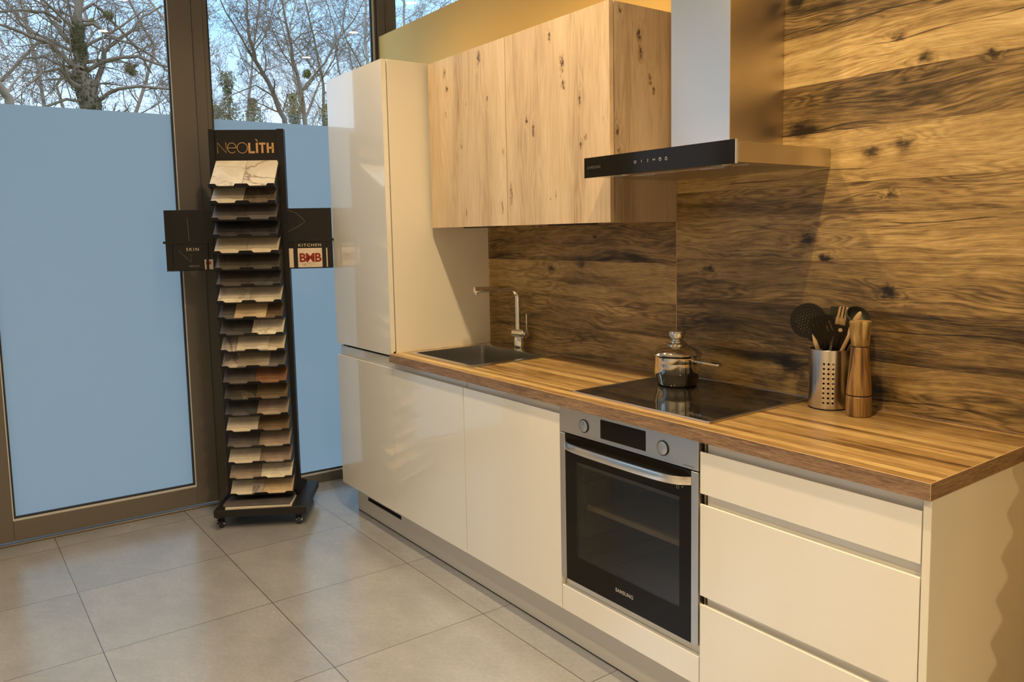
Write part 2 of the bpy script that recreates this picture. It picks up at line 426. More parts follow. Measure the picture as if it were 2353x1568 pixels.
def lathe_into(bm, prof, n=40, c=(0, 0, 0), closed=True):
    rings = []
    for r, z in prof:
        if r < 1e-6: rings.append([bm.verts.new((c[0], c[1], c[2] + z))])
        else: rings.append([bm.verts.new((c[0] + r * math.cos(2 * PI * i / n), c[1] + r * math.sin(2 * PI * i / n), c[2] + z)) for i in range(n)])
    for A, B in zip(rings, rings[1:]):
        if len(A) == 1 and len(B) == 1: continue
        for i in range(n):
            j = (i + 1) % n
            if len(A) == 1: bm.faces.new((A[0], B[j], B[i]))
            elif len(B) == 1: bm.faces.new((A[i], A[j], B[0]))
            else: bm.faces.new((A[i], A[j], B[j], B[i]))

def tube_into(bm, pts, rad, n=12, cap=True):
    pts = [Vector(p) for p in pts]
    if not hasattr(rad, '__len__'): rad = [rad] * len(pts)
    rings = []; prev = None
    for i, p in enumerate(pts):
        d = (pts[min(i + 1, len(pts) - 1)] - pts[max(i - 1, 0)])
        if d.length < 1e-9: d = Vector((0, 0, 1))
        d.normalize()
        if prev is None:
            a = d.orthogonal().normalized()
        else:
            a = prev - d * prev.dot(d)
            a = a.normalized() if a.length > 1e-6 else d.orthogonal().normalized()
        prev = a; b = d.cross(a)
        rings.append([bm.verts.new(p + (a * math.cos(2 * PI * k / n) + b * math.sin(2 * PI * k / n)) * rad[i]) for k in range(n)])
    for A, B in zip(rings, rings[1:]):
        for k in range(n): bm.faces.new((A[k], A[(k + 1) % n], B[(k + 1) % n], B[k]))
    if cap:
        bm.faces.new(rings[0][::-1]); bm.faces.new(rings[-1])

def link(name, me, parent=None, **kw):
    o = bpy.data.objects.new(name, me); COL.objects.link(o)
    if parent is not None: o.parent = parent
    for k, v in kw.items(): o[k] = v
    return o

def obj(name, bm, mat, parent=None, smooth=False, loc=None, **kw):
    bmesh.ops.recalc_face_normals(bm, faces=bm.faces)
    me = bpy.data.meshes.new(name); bm.to_mesh(me); bm.free()
    if not isinstance(mat, (list, tuple)): mat = [mat]
    for m_ in mat: me.materials.append(m_)
    if smooth:
        me.shade_smooth()
        if smooth == 'auto':
            try: me.set_sharp_from_angle(angle=R(35))
            except Exception: pass
    o = link(name, me, parent, **kw)
    if loc is not None: o.location = loc
    return o

def BX(name, boxes, mat, parent=None, bev=0, seg=1, off=(0, 0, 0), **kw):
    """boxes given in place coordinates, off = the parent's own place"""
    bm = bmesh.new()
    for b in boxes:
        box_into(bm, [b[0][i] - off[i] for i in range(3)], [b[1][i] - off[i] for i in range(3)], bev, seg)
    return obj(name, bm, mat, parent, **kw)

def thing(name, label, cat, loc=(0, 0, 0), rz=0, group=None):
    o = bpy.data.objects.new(name, None); COL.objects.link(o); o.empty_display_size = .05
    o.location = loc; o.rotation_euler = (0, 0, rz); o['label'] = label; o['category'] = cat
    if group: o['group'] = group
    return o

def tag(o, label, cat, group=None):
    o['label'] = label; o['category'] = cat
    if group: o['group'] = group
    return o

def text_mesh(s, size, spacing=1.0, extrude=.0004, offset=0.0, align='LEFT'):
    cu = bpy.data.curves.new('lettering', 'FONT'); cu.body = s; cu.size = size
    cu.space_character = spacing; cu.extrude = extrude; cu.offset = offset; cu.align_x = align
    cu.resolution_u = 3
    o = bpy.data.objects.new('lettering', cu); COL.objects.link(o)
    bpy.context.view_layer.update()
    me = bpy.data.meshes.new_from_object(o.evaluated_get(bpy.context.evaluated_depsgraph_get()))
    bpy.data.objects.remove(o); bpy.data.curves.remove(cu)
    return me

def lettering(name, s, size, mat, parent, origin, xdir, ydir, spacing=1.0, offset=0.0, align='LEFT', ext=.0004, width=None):
    me = text_mesh(s, size, spacing, ext, offset, align)
    if width:
        xs_ = [v.co.x for v in me.vertices]; k_ = width / (max(xs_) - min(xs_)); me.transform(Matrix.Diagonal((k_, 1, 1, 1)))
    xd = Vector(xdir).normalized(); yd = Vector(ydir).normalized(); zd = xd.cross(yd)
    mt = Matrix(((xd.x, yd.x, zd.x, origin[0]), (xd.y, yd.y, zd.y, origin[1]), (xd.z, yd.z, zd.z, origin[2]), (0, 0, 0, 1)))
    me.transform(mt); me.materials.clear(); me.materials.append(mat)
    return link(name, me, parent)

def stroke_into(bm, pts, w, origin, xd, yd, th=.0008, closed=False):
    """flat lettering stroke: polyline with width in a plane"""
    zd = xd.cross(yd)
    P2 = [Vector(p) for p in pts]
    n = len(P2); L_ = []; R_ = []
    for i in range(n):
        a = P2[(i - 1) % n] if (closed or i > 0) else P2[i]; b = P2[(i + 1) % n] if (closed or i < n - 1) else P2[i]
        d = (b - a).normalized(); nn = Vector((-d.y, d.x)) * w / 2
        L_.append(P2[i] + nn); R_.append(P2[i] - nn)
    W3 = lambda p, h: origin + xd * p.x + yd * p.y + zd * h
    lt = [bm.verts.new(W3(p, th)) for p in L_]; rt_ = [bm.verts.new(W3(p, th)) for p in R_]
    lb = [bm.verts.new(W3(p, 0)) for p in L_]; rb = [bm.verts.new(W3(p, 0)) for p in R_]
    for i in range(n if closed else n - 1):
        j = (i + 1) % n
        bm.faces.new((lt[i], rt_[i], rt_[j], lt[j])); bm.faces.new((lt[i], lt[j], lb[j], lb[i])); bm.faces.new((rt_[i], rb[i], rb[j], rt_[j]))

def boolean_cut(o, cutter_bm, solver='EXACT'):
    me = bpy.data.meshes.new('cutter'); bmesh.ops.recalc_face_normals(cutter_bm, faces=cutter_bm.faces); cutter_bm.to_mesh(me); cutter_bm.free()
    c = bpy.data.objects.new('cutter', me); COL.objects.link(c); c.parent = o
    md = o.modifiers.new('cut', 'BOOLEAN'); md.object = c; md.operation = 'DIFFERENCE'; md.solver = solver
    bpy.context.view_layer.update()
    new = bpy.data.meshes.new_from_object(o.evaluated_get(bpy.context.evaluated_depsgraph_get()))
    o.modifiers.clear(); o.data = new; bpy.data.objects.remove(c)
    return o

# ------------------------------------------------------------------ the room
YB = .5425
BX('floor', [((-.62, -6.2, -.06), (7.2, 3.2, 0))], M['floor'], kind='structure')
BX('ceiling', [((-.62, -6.2, 3.2), (7.2, 3.2, 3.3))], M['ceiling'], kind='structure')
BX('wall_right', [((7.0, -6.0, 0), (7.2, 3.0, 3.2))], M['wallwhite'], kind='structure')
BX('wall_front', [((-.5, -6.2, 0), (7.2, -6.0, 3.2))], M['wallwhite'], kind='structure')
BX('wall_far', [((-.5, 3.0, 0), (7.2, 3.2, 3.2))], M['wallwhite'], kind='structure')
BX('wall_back', [((-.495, YB + .006, 0), (5.2, YB + .12, 2.575))], M['yellow'], kind='structure')

# glazed front: local axes (s = along the glazing, n = into the room); frame members are boxes in that frame
WA = -.018
def W(o):
    o.location = (-.517, 0, 0); o.rotation_euler = (0, 0, WA); return o
def win(name, boxes, mat, parent=None, bev=0, **kw):
    bm = bmesh.new()
    for s0, s1, z0, z1, n0, n1 in boxes: box_into(bm, (n0, s0, z0), (n1, s1, z1), bev)
    o = obj(name, bm, mat, parent, **kw)
    return o if parent is not None else W(o)
TOPZ = 3.06
FR = M['windowframe']
# terrace door leaf
d1 = win('door_1', [(-1.53, -1.425, .02, TOPZ, -.035, .012), (-.60, -.492, .02, TOPZ, -.035, .012), (-1.425, -.60, .02, .118, -.035, .012), (-1.425, -.60, TOPZ - .1, TOPZ, -.035, .012)], FR, bev=.002, kind='structure')
win('glazing_bead', [(-1.425, -1.420, .118, TOPZ - .1, -.01, .008), (-.605, -.600, .118, TOPZ - .1, -.01, .008), (-1.425, -.60, .118, .126, -.01, .009)], M['bead'], d1)
win('glazing_seal', [(-1.420, -1.412, .126, TOPZ - .1, -.014, .002), (-.613, -.605, .126, TOPZ - .1, -.014, .002), (-1.42, -.605, .126, .134, -.014, .002)], M['seal'], d1)
win('glass_pane', [(-1.418, -.607, .128, TOPZ - .1, -.024, -.016)], M['glass'], d1)
def film(name, s0, s1, z0, z1, parent, n=-.0145):
    bm = bmesh.new(); vs = [bm.verts.new(p) for p in ((n, s0, z0), (n, s1, z0), (n, s1, z1), (n, s0, z1))]; bm.faces.new(vs)
    return obj(name, bm, M['film'], parent)
film('frosted_film', -1.413, -.612, .134, 2.055, d1)
# door frame post between leaf and fixed pane, fixed pane two
win('wall_left', [(-2.4, -1.62, 0, 3.2, -.12, .0)], M['wallwhite'], kind='structure')
tr1 = win('trim_1', [(-.488, -.432, 0, 3.2, -.05, .0), (-1.62, -1.534, 0, 3.2, -.05, 0), (-1.534, -.488, TOPZ + .003, 3.2, -.05, 0), (-1.534, -.488, 0, .010, -.05, .016)], FR, bev=.002, kind='structure')
w1 = win('window_1', [(-.432, -.41, .0, 3.2, -.05, -.005), (.53, .545, .0, 3.2, -.05, -.005), (-.41, .53, 0, .052, -.05, .0), (-.41, .53, TOPZ, 3.2, -.05, 0)], FR, bev=.002, kind='structure')
win('glazing_bead', [(-.41, .53, .052, .062, -.02, -.002), (.518, .53, .062, TOPZ, -.02, -.004)], M['bead'], w1)
win('glazing_seal', [(-.41, .518, .062, .069, -.022, -.008), (.510, .518, .069, TOPZ, -.022, -.008), (-.41, -.402, .069, TOPZ, -.022, -.008)], M['seal'], w1)
win('glass_pane', [(-.402, .512, .066, TOPZ, -.034, -.026)], M['glass'], w1)
film('frosted_film', -.402, .51, .069, 2.049, w1, -.0245)
win('trim_2', [(.545, .655, 0, 3.2, -.06, .012), (.595, .605, 0, 3.2, .012, .018)], FR, bev=.002, kind='structure')
w2 = win('window_2', [(.655, .67, 0, 3.2, -.05, 0), (2.93, 3.0, 0, 3.2, -.05, 0), (.67, 2.93, 0, .06, -.05, 0), (.67, 2.93, TOPZ, 3.2, -.05, 0)], FR, kind='structure')
win('glass_pane', [(.67, 2.93, .06, TOPZ, -.034, -.026)], M['glass'], w2)
film('frosted_film', .67, 2.93, .06, 2.05, w2, -.0245)
k_ = 3
for s0, s1 in ((-3.6, -2.4), (-4.8, -3.6), (-6.0, -4.8)):
    w_ = win('window_%d' % k_, [(s0, s0 + .07, 0, 3.2, -.05, 0), (s1 - .07, s1, 0, 3.2, -.05, 0), (s0 + .07, s1 - .07, 0, .08, -.05, 0), (s0 + .07, s1 - .07, TOPZ, 3.2, -.05, 0)], FR, kind='structure')
    win('glass_pane', [(s0 + .07, s1 - .07, .08, TOPZ, -.034, -.026)], M['glass'], w_)
    film('frosted_film', s0 + .07, s1 - .07, .08, 1.6, w_, -.0245)
    k_ += 1

# ------------------------------------------------------------------ ceiling spotlights
M['lens'] = emit('spotlight_lens', (1, .86, .62), 26)
def spot(x, y, where, power=1.0):
    o = thing('ceiling_spotlight', 'round recessed ceiling spotlight ' + where, 'ceiling light', (x, y, 3.2), group='recessed ceiling spotlights')
    bm = bmesh.new(); lathe_into(bm, [(.048, 0), (.058, 0), (.058, -.006), (.044, -.008), (.040, -.001), (.048, 0)], 32)
    obj('ring', bm, M['ceiling'], o, True)
    bm = bmesh.new(); lathe_into(bm, [(0, -.0035), (.040, -.0035), (.040, -.002), (0, -.002)], 32)
    obj('lens', bm, M['lens'], o)
    ld = bpy.data.lights.new('spot_beam', 'SPOT'); ld.energy = SPOT_POWER * power * 4; ld.color = SPOT_COLOR
    ld.spot_size = R(125); ld.spot_blend = .8; ld.shadow_soft_size = .035
    lo = bpy.data.objects.new('spot_beam', ld); COL.objects.link(lo); lo.parent = o; lo.location = (0, 0, -.03)
spot(.65, -.45, 'over the stone sample stand', .55)
spot(1.70, -.45, 'over the wall cupboards')
spot(2.76, -.45, 'over the hob')
spot(2.95, -1.7, 'over the open floor in front of the drawers', .85)
for x, y, w_ in ((2.0, -1.75, 'in the second row, middle'), (5.2, -1.6, 'in the second row, far from the windows')):
    spot(x, y, w_, 2.9 if x > 5 else .35)
for x, y, w_ in ((4.0, -3.6, 'at the front, middle, added for fill'), (6.0, -3.0, 'beside the right wall, added for fill'), (3.0, -5.0, 'in the front corner near the windows, added for fill'), (5.0, -5.0, 'in the front corner far from the windows, added for fill')):
    spot(x, y, w_, 1.15)  # unseen spots added to brighten the rest of the room
for x, y, w_ in ((.69, 1.42, 'behind the partition, nearest the windows'), (1.75, 1.39, 'behind the partition, middle'), (2.89, 1.37, 'behind the partition, farthest from the windows')):
    spot(x, y, w_, .6)

# ------------------------------------------------------------------ kitchen
ZB, ZL, ZBK = .15, .8235, .851
def jfront(name, x0, x1, zb, zl, zbk, mat, parent, inset=.0, bottomcut=False):
    """handleless front: outer skin with a lip on top, a scooped finger groove behind it and the back skin rising behind"""
    bm = bmesh.new()
    o = .0; c = parent.location if parent else (0, 0, 0)
    pr = [(0, zb), (0, zl - .0015), (.0015, zl), (.0045, zl), (.006, zl - .002), (.0068, zl - .012), (.009, zl - .016), (.0125, zl - .0165), (.0165, zl - .014), (.0195, zl - .006), (.0205, zl + .004), (.0205, zbk), (.0235, zbk), (.0235, zb)]
    if bottomcut:
        pr = [(0, zb + .0), (0, zl)] + [(.0235, zl), (.0235, zb + .02), (.012, zb + .012), (.006, zb)]
    prism_into(bm, [(p[0] - c[1], p[1] - c[2]) for p in pr], 'x', x0 - c[0], x1 - c[0])
    return obj(name, bm, mat, parent)

def flatfront(name, boxes, mat, parent, off, bev=.0012): return BX(name, boxes, mat, parent, bev, 2, off)

# tall cupboard
o_ = (.3, .28, 0)
tc = thing('tall_cabinet', 'tall glossy cream cupboard beside the frosted window, two doors high', 'cupboard', (.3, .28, .0))
BX('carcass', [((.0, .0275, .15), (.0185, YB, 2.193)), ((.019, .06, .15), (.58, YB, .17)), ((.019, .03, 2.17), (.58, YB, 2.19)), ((.019, .5, .17), (.58, YB - .002, 2.17)), ((.019, .05, .845), (.58, .5, .865))], M['carcass'], tc, off=o_)
BX('side_panel', [((.582, .0275, .15), (.6005, YB, 2.193))], M['carcass'], tc, .0008, off=o_)
BX('door_gap_shade', [((.575, .024, .89), (.590, .0268, 2.19))], M['gap'], tc, off=o_)  # black strip standing in for the shade in the gap behind the door
BX('recess_shade', [((.0205, .046, .86), (.58, .05, .885))], M['gap'], tc, off=o_)  # black sheet painting the shade between the two doors
BX('back_strip', [((.0205, .026, .829), (.58, .03, .867))], M['door'], tc, off=o_)
jfront('lower_door', .0, .5972, ZB, ZL, .866, M['door'], tc)
bm = bmesh.new()
prism_into(bm, [(p[0] - .28, p[1]) for p in [(0, .882), (0, 2.193), (.0225, 2.193), (.0225, .900), (.018, .8985), (.012, .893), (.004, .8815)]], 'x', .0 - .3, .597 - .3)
obj('upper_door', bm, M['door'], tc)

def base_cab(x0, label):
    c = (x0 + .3, .28, 0)
    o = thing('base_cabinet', label, 'kitchen cupboard', c, group='cream base cupboards')
    e_ = .0 if x0 < 1.1 else 0
    BX('carcass', [((x0 + .002, .0245, .15), (x0 + .018, YB, .851)), ((x0 + .582, .0245, .15), (x0 + .598, YB, .851)), ((x0 + .018, .0245, .15), (x0 + .582, YB, .168)), ((x0 + .018, .51, .168), (x0 + .582, .525, .85))], M['carcass'], o, off=c)
    jfront('door', x0 + .0022, x0 + .5978, ZB, ZL, ZBK, M['door'], o)
    return o
base_cab(.6, 'glossy cream base cupboard under the sink, next to the tall cupboard')
base_cab(1.2, 'glossy cream base cupboard between the sink unit and the oven')

oh = thing('oven_cabinet', 'cream cupboard frame around the built-in oven with a shallow drawer front below', 'kitchen cupboard', (2.1, .28, 0))
oo = (2.1, .28, 0)
BX('carcass', [((1.8, .0245, .15), (1.806, YB, .851)), ((2.394, .0245, .15), (2.399, YB, .851)), ((1.806, .0245, .15), (2.394, YB, .168)), ((1.806, .03, .245), (2.394, YB, .262))], M['carcass'], oh, off=oo)
BX('recess_strip', [((1.808, .0215, .236), (2.392, .0245, .2655))], M['door'], oh, off=oo)
bm = bmesh.new()
prism_into(bm, [(p[0] - .28, p[1]) for p in [(0, .15), (0, .2345), (.0015, .236), (.020, .2325), (.021, .2655), (.0235, .2655), (.0235, .15)]], 'x', 1.8015 - 2.1, 2.3975 - 2.1)
obj('drawer_front', bm, M['door'], oh)

dc = thing('drawer_cabinet', 'cream three-drawer unit at the right end of the worktop', 'drawer unit', (2.7, .28, 0))
do = (2.7, .28, 0)
BX('carcass', [((2.413, .0245, .15), (2.43, YB, .851)), ((2.987, .0245, .15), (3.003, YB, .851)), ((2.43, .0245, .15), (2.987, YB, .168)), ((2.43, .52, .168), (2.987, .53, .851))], M['carcass'], dc, off=do)
BX('gap_shade_strip', [((2.4005, .03, .16), (2.4125, .034, .85))], M['gap'], dc, off=do)  # black strip painting the shadowed slot between oven and drawers
def drawer(zb, zl, zbk):
    bm = bmesh.new(); y0 = -.28
    pr = [(0, zb), (0, zl - .0015), (.0015, zl), (.0045, zl), (.006, zl - .002), (.0068, zl - .012), (.009, zl - .016), (.0125, zl - .0165), (.0165, zl - .014), (.0185, zl - .006), (.0185, zb + .006), (.012, zb)]
    prism_into(bm, [(p[0] + y0, p[1]) for p in pr], 'x', 2.4015 - 2.7, 3.0035 - 2.7)
    prism_into(bm, [(p[0] + y0, p[1]) for p in [(.0187, zl - .03), (.0187, zbk), (.0235, zbk), (.0235, zl - .03)]], 'x', 2.4125 - 2.7, 2.9965 - 2.7)
    return obj('drawer', bm, M['door'], dc)
drawer(.708, ZL, .851); drawer(.418, .678, .706); drawer(.15, .393, .416)
BX('end_panel', [((3.0055, .001, 0), (3.0235, YB, .8525))], M['carcass'], None, .0008)
tag(bpy.data.objects['end_panel'], 'cream end panel closing the right end of the kitchen units down to the floor', 'panel')

pl_ = thing('plinth', 'long grey plinth board under the kitchen units', 'plinth', (1.5, .06, 0))
po = (1.5, .06, 0)
BX('board', [((.05, .06, .003), (.163, .076, .147)), ((.523, .06, .003), (3.004, .076, .147)), ((.163, .06, .003), (.523, .076, .077)), ((.163, .06, .098), (.523, .076, .147)), ((.05, .077, .003), (.066, .5, .147))], M['plinth'], pl_, off=po)
gb = [((.163, .0695, .077), (.523, .073, .098))] + [((.165, .062, .079 + i * .0045), (.521, .069, .0802 + i * .0045)) for i in range(4)]
BX('ventilation_grille', gb, M['black'], pl_, off=po)
BX('floor_seal', [((.05, .0585, 0), (3.004, .076, .003))], M['gap'], pl_, off=po)

# worktop with sink and hob openings left solid: top slab pieces around the bowl
wk = thing('worktop', 'long dark walnut worktop with a brown edge band', 'worktop', (1.81, .27, .8535))
wo = (1.81, .27, .8535)
X0, X1, Y0, Y1, Z0, Z1 = .601, 3.026, -.012, YB, .8535, .8915
sx0, sx1, sy0, sy1 = .655, 1.13, .088, .465
BX('board', [((X0, Y0 + .0012, Z0), (sx0, Y1, Z1)), ((sx1, Y0 + .0012, Z0), (X1 - .0012, Y1, Z1)), ((sx0, Y0 + .0012, Z0), (sx1, sy0, Z1)), ((sx0, sy1, Z0), (sx1, Y1, Z1))], M['worktop'], wk, off=wo)
BX('edge_band', [((X0, Y0, Z0), (X1, Y0 + .0011, Z1 - .0012)), ((X1 - .0011, Y0 + .0011, Z0), (X1, Y1, Z1 - .0012))], M['edge'], wk, off=wo)
BX('edge_line', [((X0, Y0 - .0001, Z1 - .0012), (X1, Y0 + .0012, Z1 + .0002)), ((X1 - .0012, Y0 + .0012, Z1 - .0012), (X1 + .0001, Y1, Z1 + .0002)), ((X1 - .0006, Y0 - .0002, Z0), (X1 + .0002, Y0 + .0008, Z1))], M['edgeline'], wk, off=wo)

# wood wall panels
BX('splashback', [((.601, YB - .001, .892), (1.8185, YB + .005, 1.6))], M['splash'])
tag(bpy.data.objects['splashback'], 'walnut board splashback behind the sink, under the wall cupboards', 'wall panel')
bpy.data.objects['splashback'].data.materials.append(M['edgeline'])
BX('wood_wall_panel', [((1.8205, YB - .001, .892), (3.9, YB + .005, 2.2))], M['wallwood'])
tag(bpy.data.objects['wood_wall_panel'], 'large walnut board wall panel behind the extractor hood and hob', 'wall panel')
BX('joint_strip', [((1.8187, YB - .002, .892), (1.8203, YB + .003, 1.455))], M['edgeline'])
tag(bpy.data.objects['joint_strip'], 'thin pale vertical joint strip between the two wood wall panels', 'trim strip')
BX('sealing_strip', [((.602, YB - .006, .8917), (3.02, YB - .0015, .896))], M['edge'])
tag(bpy.data.objects['sealing_strip'], 'thin dark strip where the worktop meets the wood wall', 'trim strip')

# wall cupboards
YW = .2172
def wallcab(x0, x1, mat, label, side):
    c = ((x0 + x1) / 2, .38, 1.453)
    o = thing('wall_cabinet', label, 'wall cupboard', c, group='knotty oak wall cupboards')
    BX('door', [((x0 + .0015, YW, 1.4535), (x1 - .0015, YW + .0185, 2.184))], mat, o, .0006, off=c)
    BX('carcass', [((x0 + .002, YW + .0215, 1.455), (x0 + .018, YB, 2.184)), ((x0 + .018, YW + .0215, 1.457), (x1 - .019, YB, 1.473)), ((x0 + .018, YW + .0215, 2.168), (x1 - .019, YB, 2.184)), ((x0 + .018, .53, 1.473), (x1 - .019, YB, 2.168))] + ([] if side else [((x1 - .019, YW + .0215, 1.455), (x1 - .002, YB, 2.184))]), M['oak3'], o, off=c)
    if side: BX('side_panel', [((x1 - .0187, YW + .0215, 1.4535), (x1, YB, 2.184))], M['oak3'], o, .0006, off=c)
    BX('underside_light', [((x0 + .2, .26, 1.449), (x0 + .45, .29, 1.4568))], M['gap'], o, .001, off=c)
wallcab(.625, 1.2215, M['oak1'], 'knotty oak wall cupboard next to the tall cream cupboard', False)
wallcab(1.2235, 1.8205, M['oak2'], 'knotty oak wall cupboard beside the extractor hood', True)

# ------------------------------------------------------------------ sink and tap
sk = thing('kitchen_sink', 'square stainless steel sink set into the walnut worktop', 'sink', (.893, .28, .8915))
so = (.893, .28, .8915)
def rr_ring(x0, y0, x1, y1, r, z, n=6):
    P_ = []
    for cx, cy, a0 in ((x1 - r, y1 - r, 0), (x0 + r, y1 - r, 90), (x0 + r, y0 + r, 180), (x1 - r, y0 + r, 270)):
        for i in range(n + 1):
            a = R(a0 + 90 * i / n); P_.append((cx + r * math.cos(a) - so[0], cy + r * math.sin(a) - so[1], z - so[2]))
    return P_
bm = bmesh.new()
rings = [rr_ring(.632, .063, 1.172, .535, .012, .8918), rr_ring(.632, .063, 1.172, .535, .012, .8930), rr_ring(.634, .065, 1.170, .533, .011, .8936), rr_ring(.657, .088, 1.130, .463, .022, .8936), rr_ring(.659, .090, 1.128, .461, .021, .8926)]
rv = [[bm.verts.new(p) for p in r_] for r_ in rings]
for A, B in zip(rv, rv[1:]):
    for i in range(len(A)): bm.faces.new((A[i], A[(i + 1) % len(A)], B[(i + 1) % len(A)], B[i]))
obj('rim', bm, M['steel_rim'], sk, 'auto')
bm = bmesh.new()
rings = [rr_ring(.659, .090, 1.128, .461, .021, .8928), rr_ring(.660, .091, 1.127, .460, .020, .875), rr_ring(.663, .094, 1.124, .457, .022, .735), rr_ring(.685, .116, 1.102, .435, .028, .722), rr_ring(.86, .24, .93, .31, .03, .716)]
rv = [[bm.verts.new(p) for p in r_] for r_ in rings]
for A, B in zip(rv, rv[1:]):
    for i in range(len(A)): bm.faces.new((A[i], A[(i + 1) % len(A)], B[(i + 1) % len(A)], B[i]))
bm.faces.new(rv[-1])
obj('bowl', bm, M['steel_sink'], sk, 'auto')
bm = bmesh.new(); lathe_into(bm, [(0, .0), (.022, 0), (.036, .003), (.04, .001), (.04, -.004), (0, -.004)], 28, (.0, -.005, .7175 - .8915 + .0))
obj('drain', bm, M['chrome'], sk, True)
BX('overflow', [((.985, .450, .838), (1.030, .4578, .842)), ((.985, .450, .862), (1.030, .4578, .866)), ((.985, .450, .842), (.989, .4578, .862)), ((1.026, .450, .842), (1.030, .4578, .862)), ((.989, .454, .842), (1.026, .4578, .862))], M['chrome'], sk, .0008, off=so)

fc = thing('kitchen_tap', 'chrome kitchen tap with a square-bent swivel spout behind the sink', 'tap', (.900, .500, .8936))
bm = bmesh.new(); lathe_into(bm, [(0, 0), (.027, 0), (.027, .004), (.0245, .006), (.0245, .052), (.0225, .056), (0, .056)], 36)
obj('base', bm, M['chrome'], fc, 'auto')
bm = bmesh.new(); tube_into(bm, [(-.036, 0, .072), (-.034, 0, .0722), (.044, 0, .074), (.046, 0, .0740)], [.019, .0212, .0212, .019], 32)
obj('mixer_body', bm, M['chrome'], fc, 'auto')
pts = [(-.008, 0, .085), (-.008, 0, .235)]
for i in range(1, 9):
    a = R(90 * i / 8); pts.append((-.008 - .006 * (1 - math.cos(a)), -.045 * (1 - math.cos(a)), .235 + .045 * math.sin(a)))
pts += [(-.02, -.12, .281), (-.03, -.17, .2815)]
bm = bmesh.new(); tube_into(bm, pts, .0125, 24)
obj('spout', bm, M['chrome'], fc, 'auto')
bm = bmesh.new(); tube_into(bm, [(-.0302, -.171, .2815), (-.039, -.214, .2815)], [.0135, .0135], 24)
tube_into(bm, [(-.038, -.205, .272), (-.038, -.205, .262)], [.009, .008], 16)
obj('spray_head', bm, M['chrome'], fc, 'auto')
bm = bmesh.new(); tube_into(bm, [(.047, 0, .074), (.062, -.002, .077)], .012, 20); tube_into(bm, [(.058, 0, .078), (.0625, -.004, .10), (.0655, -.006, .165)], [.0042, .0040, .0036], 12)
obj('lever', bm, M['chrome'], fc, 'auto')

# ------------------------------------------------------------------ hob
hb = thing('cooktop', 'black glass ceramic hob with a steel frame set in the worktop', 'hob', (2.105, .29, .8915))
ho = (2.105, .29, .8915)
BX('glass_plate', [((1.8265, .051, .8918), (2.382, .526, .8968))], M['hob'], hb, .0008, off=ho)
BX('frame', [((1.815, .044, .8917), (2.395, .0505, .8975)), ((1.815, .5265, .8917), (2.395, .533, .8975)), ((1.815, .0505, .8917), (1.826, .5265, .8975)), ((2.3825, .0505, .8917), (2.395, .5265, .8975))], M['steel'], hb, .0012, 2, off=ho)

# saucepan
pn = thing('saucepan', 'small shiny steel saucepan with a lid standing on the hob', 'saucepan', (1.966, .385, .8970))
bm = bmesh.new()
lathe_into(bm, [(0, .0), (.060, 0), (.066, .003), (.070, .012), (.0705, .022), (.077, .040), (.0795, .053), (.0765, .098), (.079, .1005), (.0825, .104), (.078, .104), (.0775, .06), (.068, .02), (0, .008)], 64)
obj('pan_body', bm, M['pot'], pn, 'auto')
bm = bmesh.new()
lathe_into(bm, [(.060, .1065), (.083, .1050), (.0835, .1075), (.080, .113), (.068, .124), (.052, .132), (.034, .137), (.0, .139)], 64)
ld_ = obj('lid', bm, M['pot'], pn, 'auto')
bm = bmesh.new()
lathe_into(bm, [(0, .136), (.034, .1365), (.035, .141), (.030, .144), (.026, .146), (.025, .150), (.019, .152), (.018, .156), (.023, .159), (.0275, .164), (.0285, .178), (.0265, .1835), (.020, .185), (0, .184)], 48)
obj('lid_knob', bm, M['pot'], ld_, 'auto')
bm = bmesh.new()
tube_into(bm, [(.076, .0, .086), (.085, -.001, .090)], [.009, .008], 14)
prism_into(bm, [(.078, -.006), (.088, -.0045), (.150, -.012), (.178, -.013), (.185, -.008), (.185, .008), (.178, .013), (.150, .012), (.088, .0045), (.078, .006)], 'z', .0862, .0925)
obj('handle', bm, M['pot'], pn, 'auto')
bm = bmesh.new(); prism_into(bm, [(.150, -.005), (.176, -.007), (.176, .007), (.150, .005)], 'z', .0926, .0936)
obj('handle_inlay', bm, M['black'], pn)

# ------------------------------------------------------------------ extractor hood
hd = thing('range_hood', 'steel T-shaped extractor hood with a black glass front over the hob', 'extractor hood', (2.13, .33, 1.6))
hh_ = (2.13, .33, 1.6)
BX('chimney', [((2.032, .283, 1.657), (2.264, YB - .002, 2.9))], M['steel_v'], hd, .0012, off=hh_)
BX('canopy', [((1.826, .109, 1.602), (2.431, .1135, 1.6565)), ((1.826, .1135, 1.602), (1.8305, YB - .002, 1.6565)), ((2.4265, .1135, 1.602), (2.431, YB - .002, 1.6565)), ((1.8305, .1135, 1.651), (2.4265, YB - .002, 1.6565)), ((1.8305, .1135, 1.602), (2.4265, .20, 1.606)), ((1.8305, .49, 1.602), (2.4265, YB - .002, 1.606)), ((1.8305, .20, 1.602), (1.86, .49, 1.606)), ((2.397, .20, 1.602), (2.4265, .49, 1.606))], M['steel_v'], hd, .0005, off=hh_)
BX('glass_front', [((1.8195, .1015, 1.598), (2.4295, .1085, 1.6625))], M['blackglass'], hd, .0008, off=hh_)
BX('glass_edge', [((2.4297, .1015, 1.598), (2.4315, .1087, 1.6625))], M['bead'], hd, off=hh_)
for fx0, fx1 in ((1.861, 2.127), (2.130, 2.396)):
    f_ = BX('grease_filter', [((fx0, .201, 1.6005), (fx1, .489, 1.6035))], M['steel'], hd, .0008, off=hh_)
    BX('filter_grip', [((fx0 + .09, .206, 1.5985), (fx1 - .09, .216, 1.6003))], M['steel_v'], f_, .0004, off=hh_)
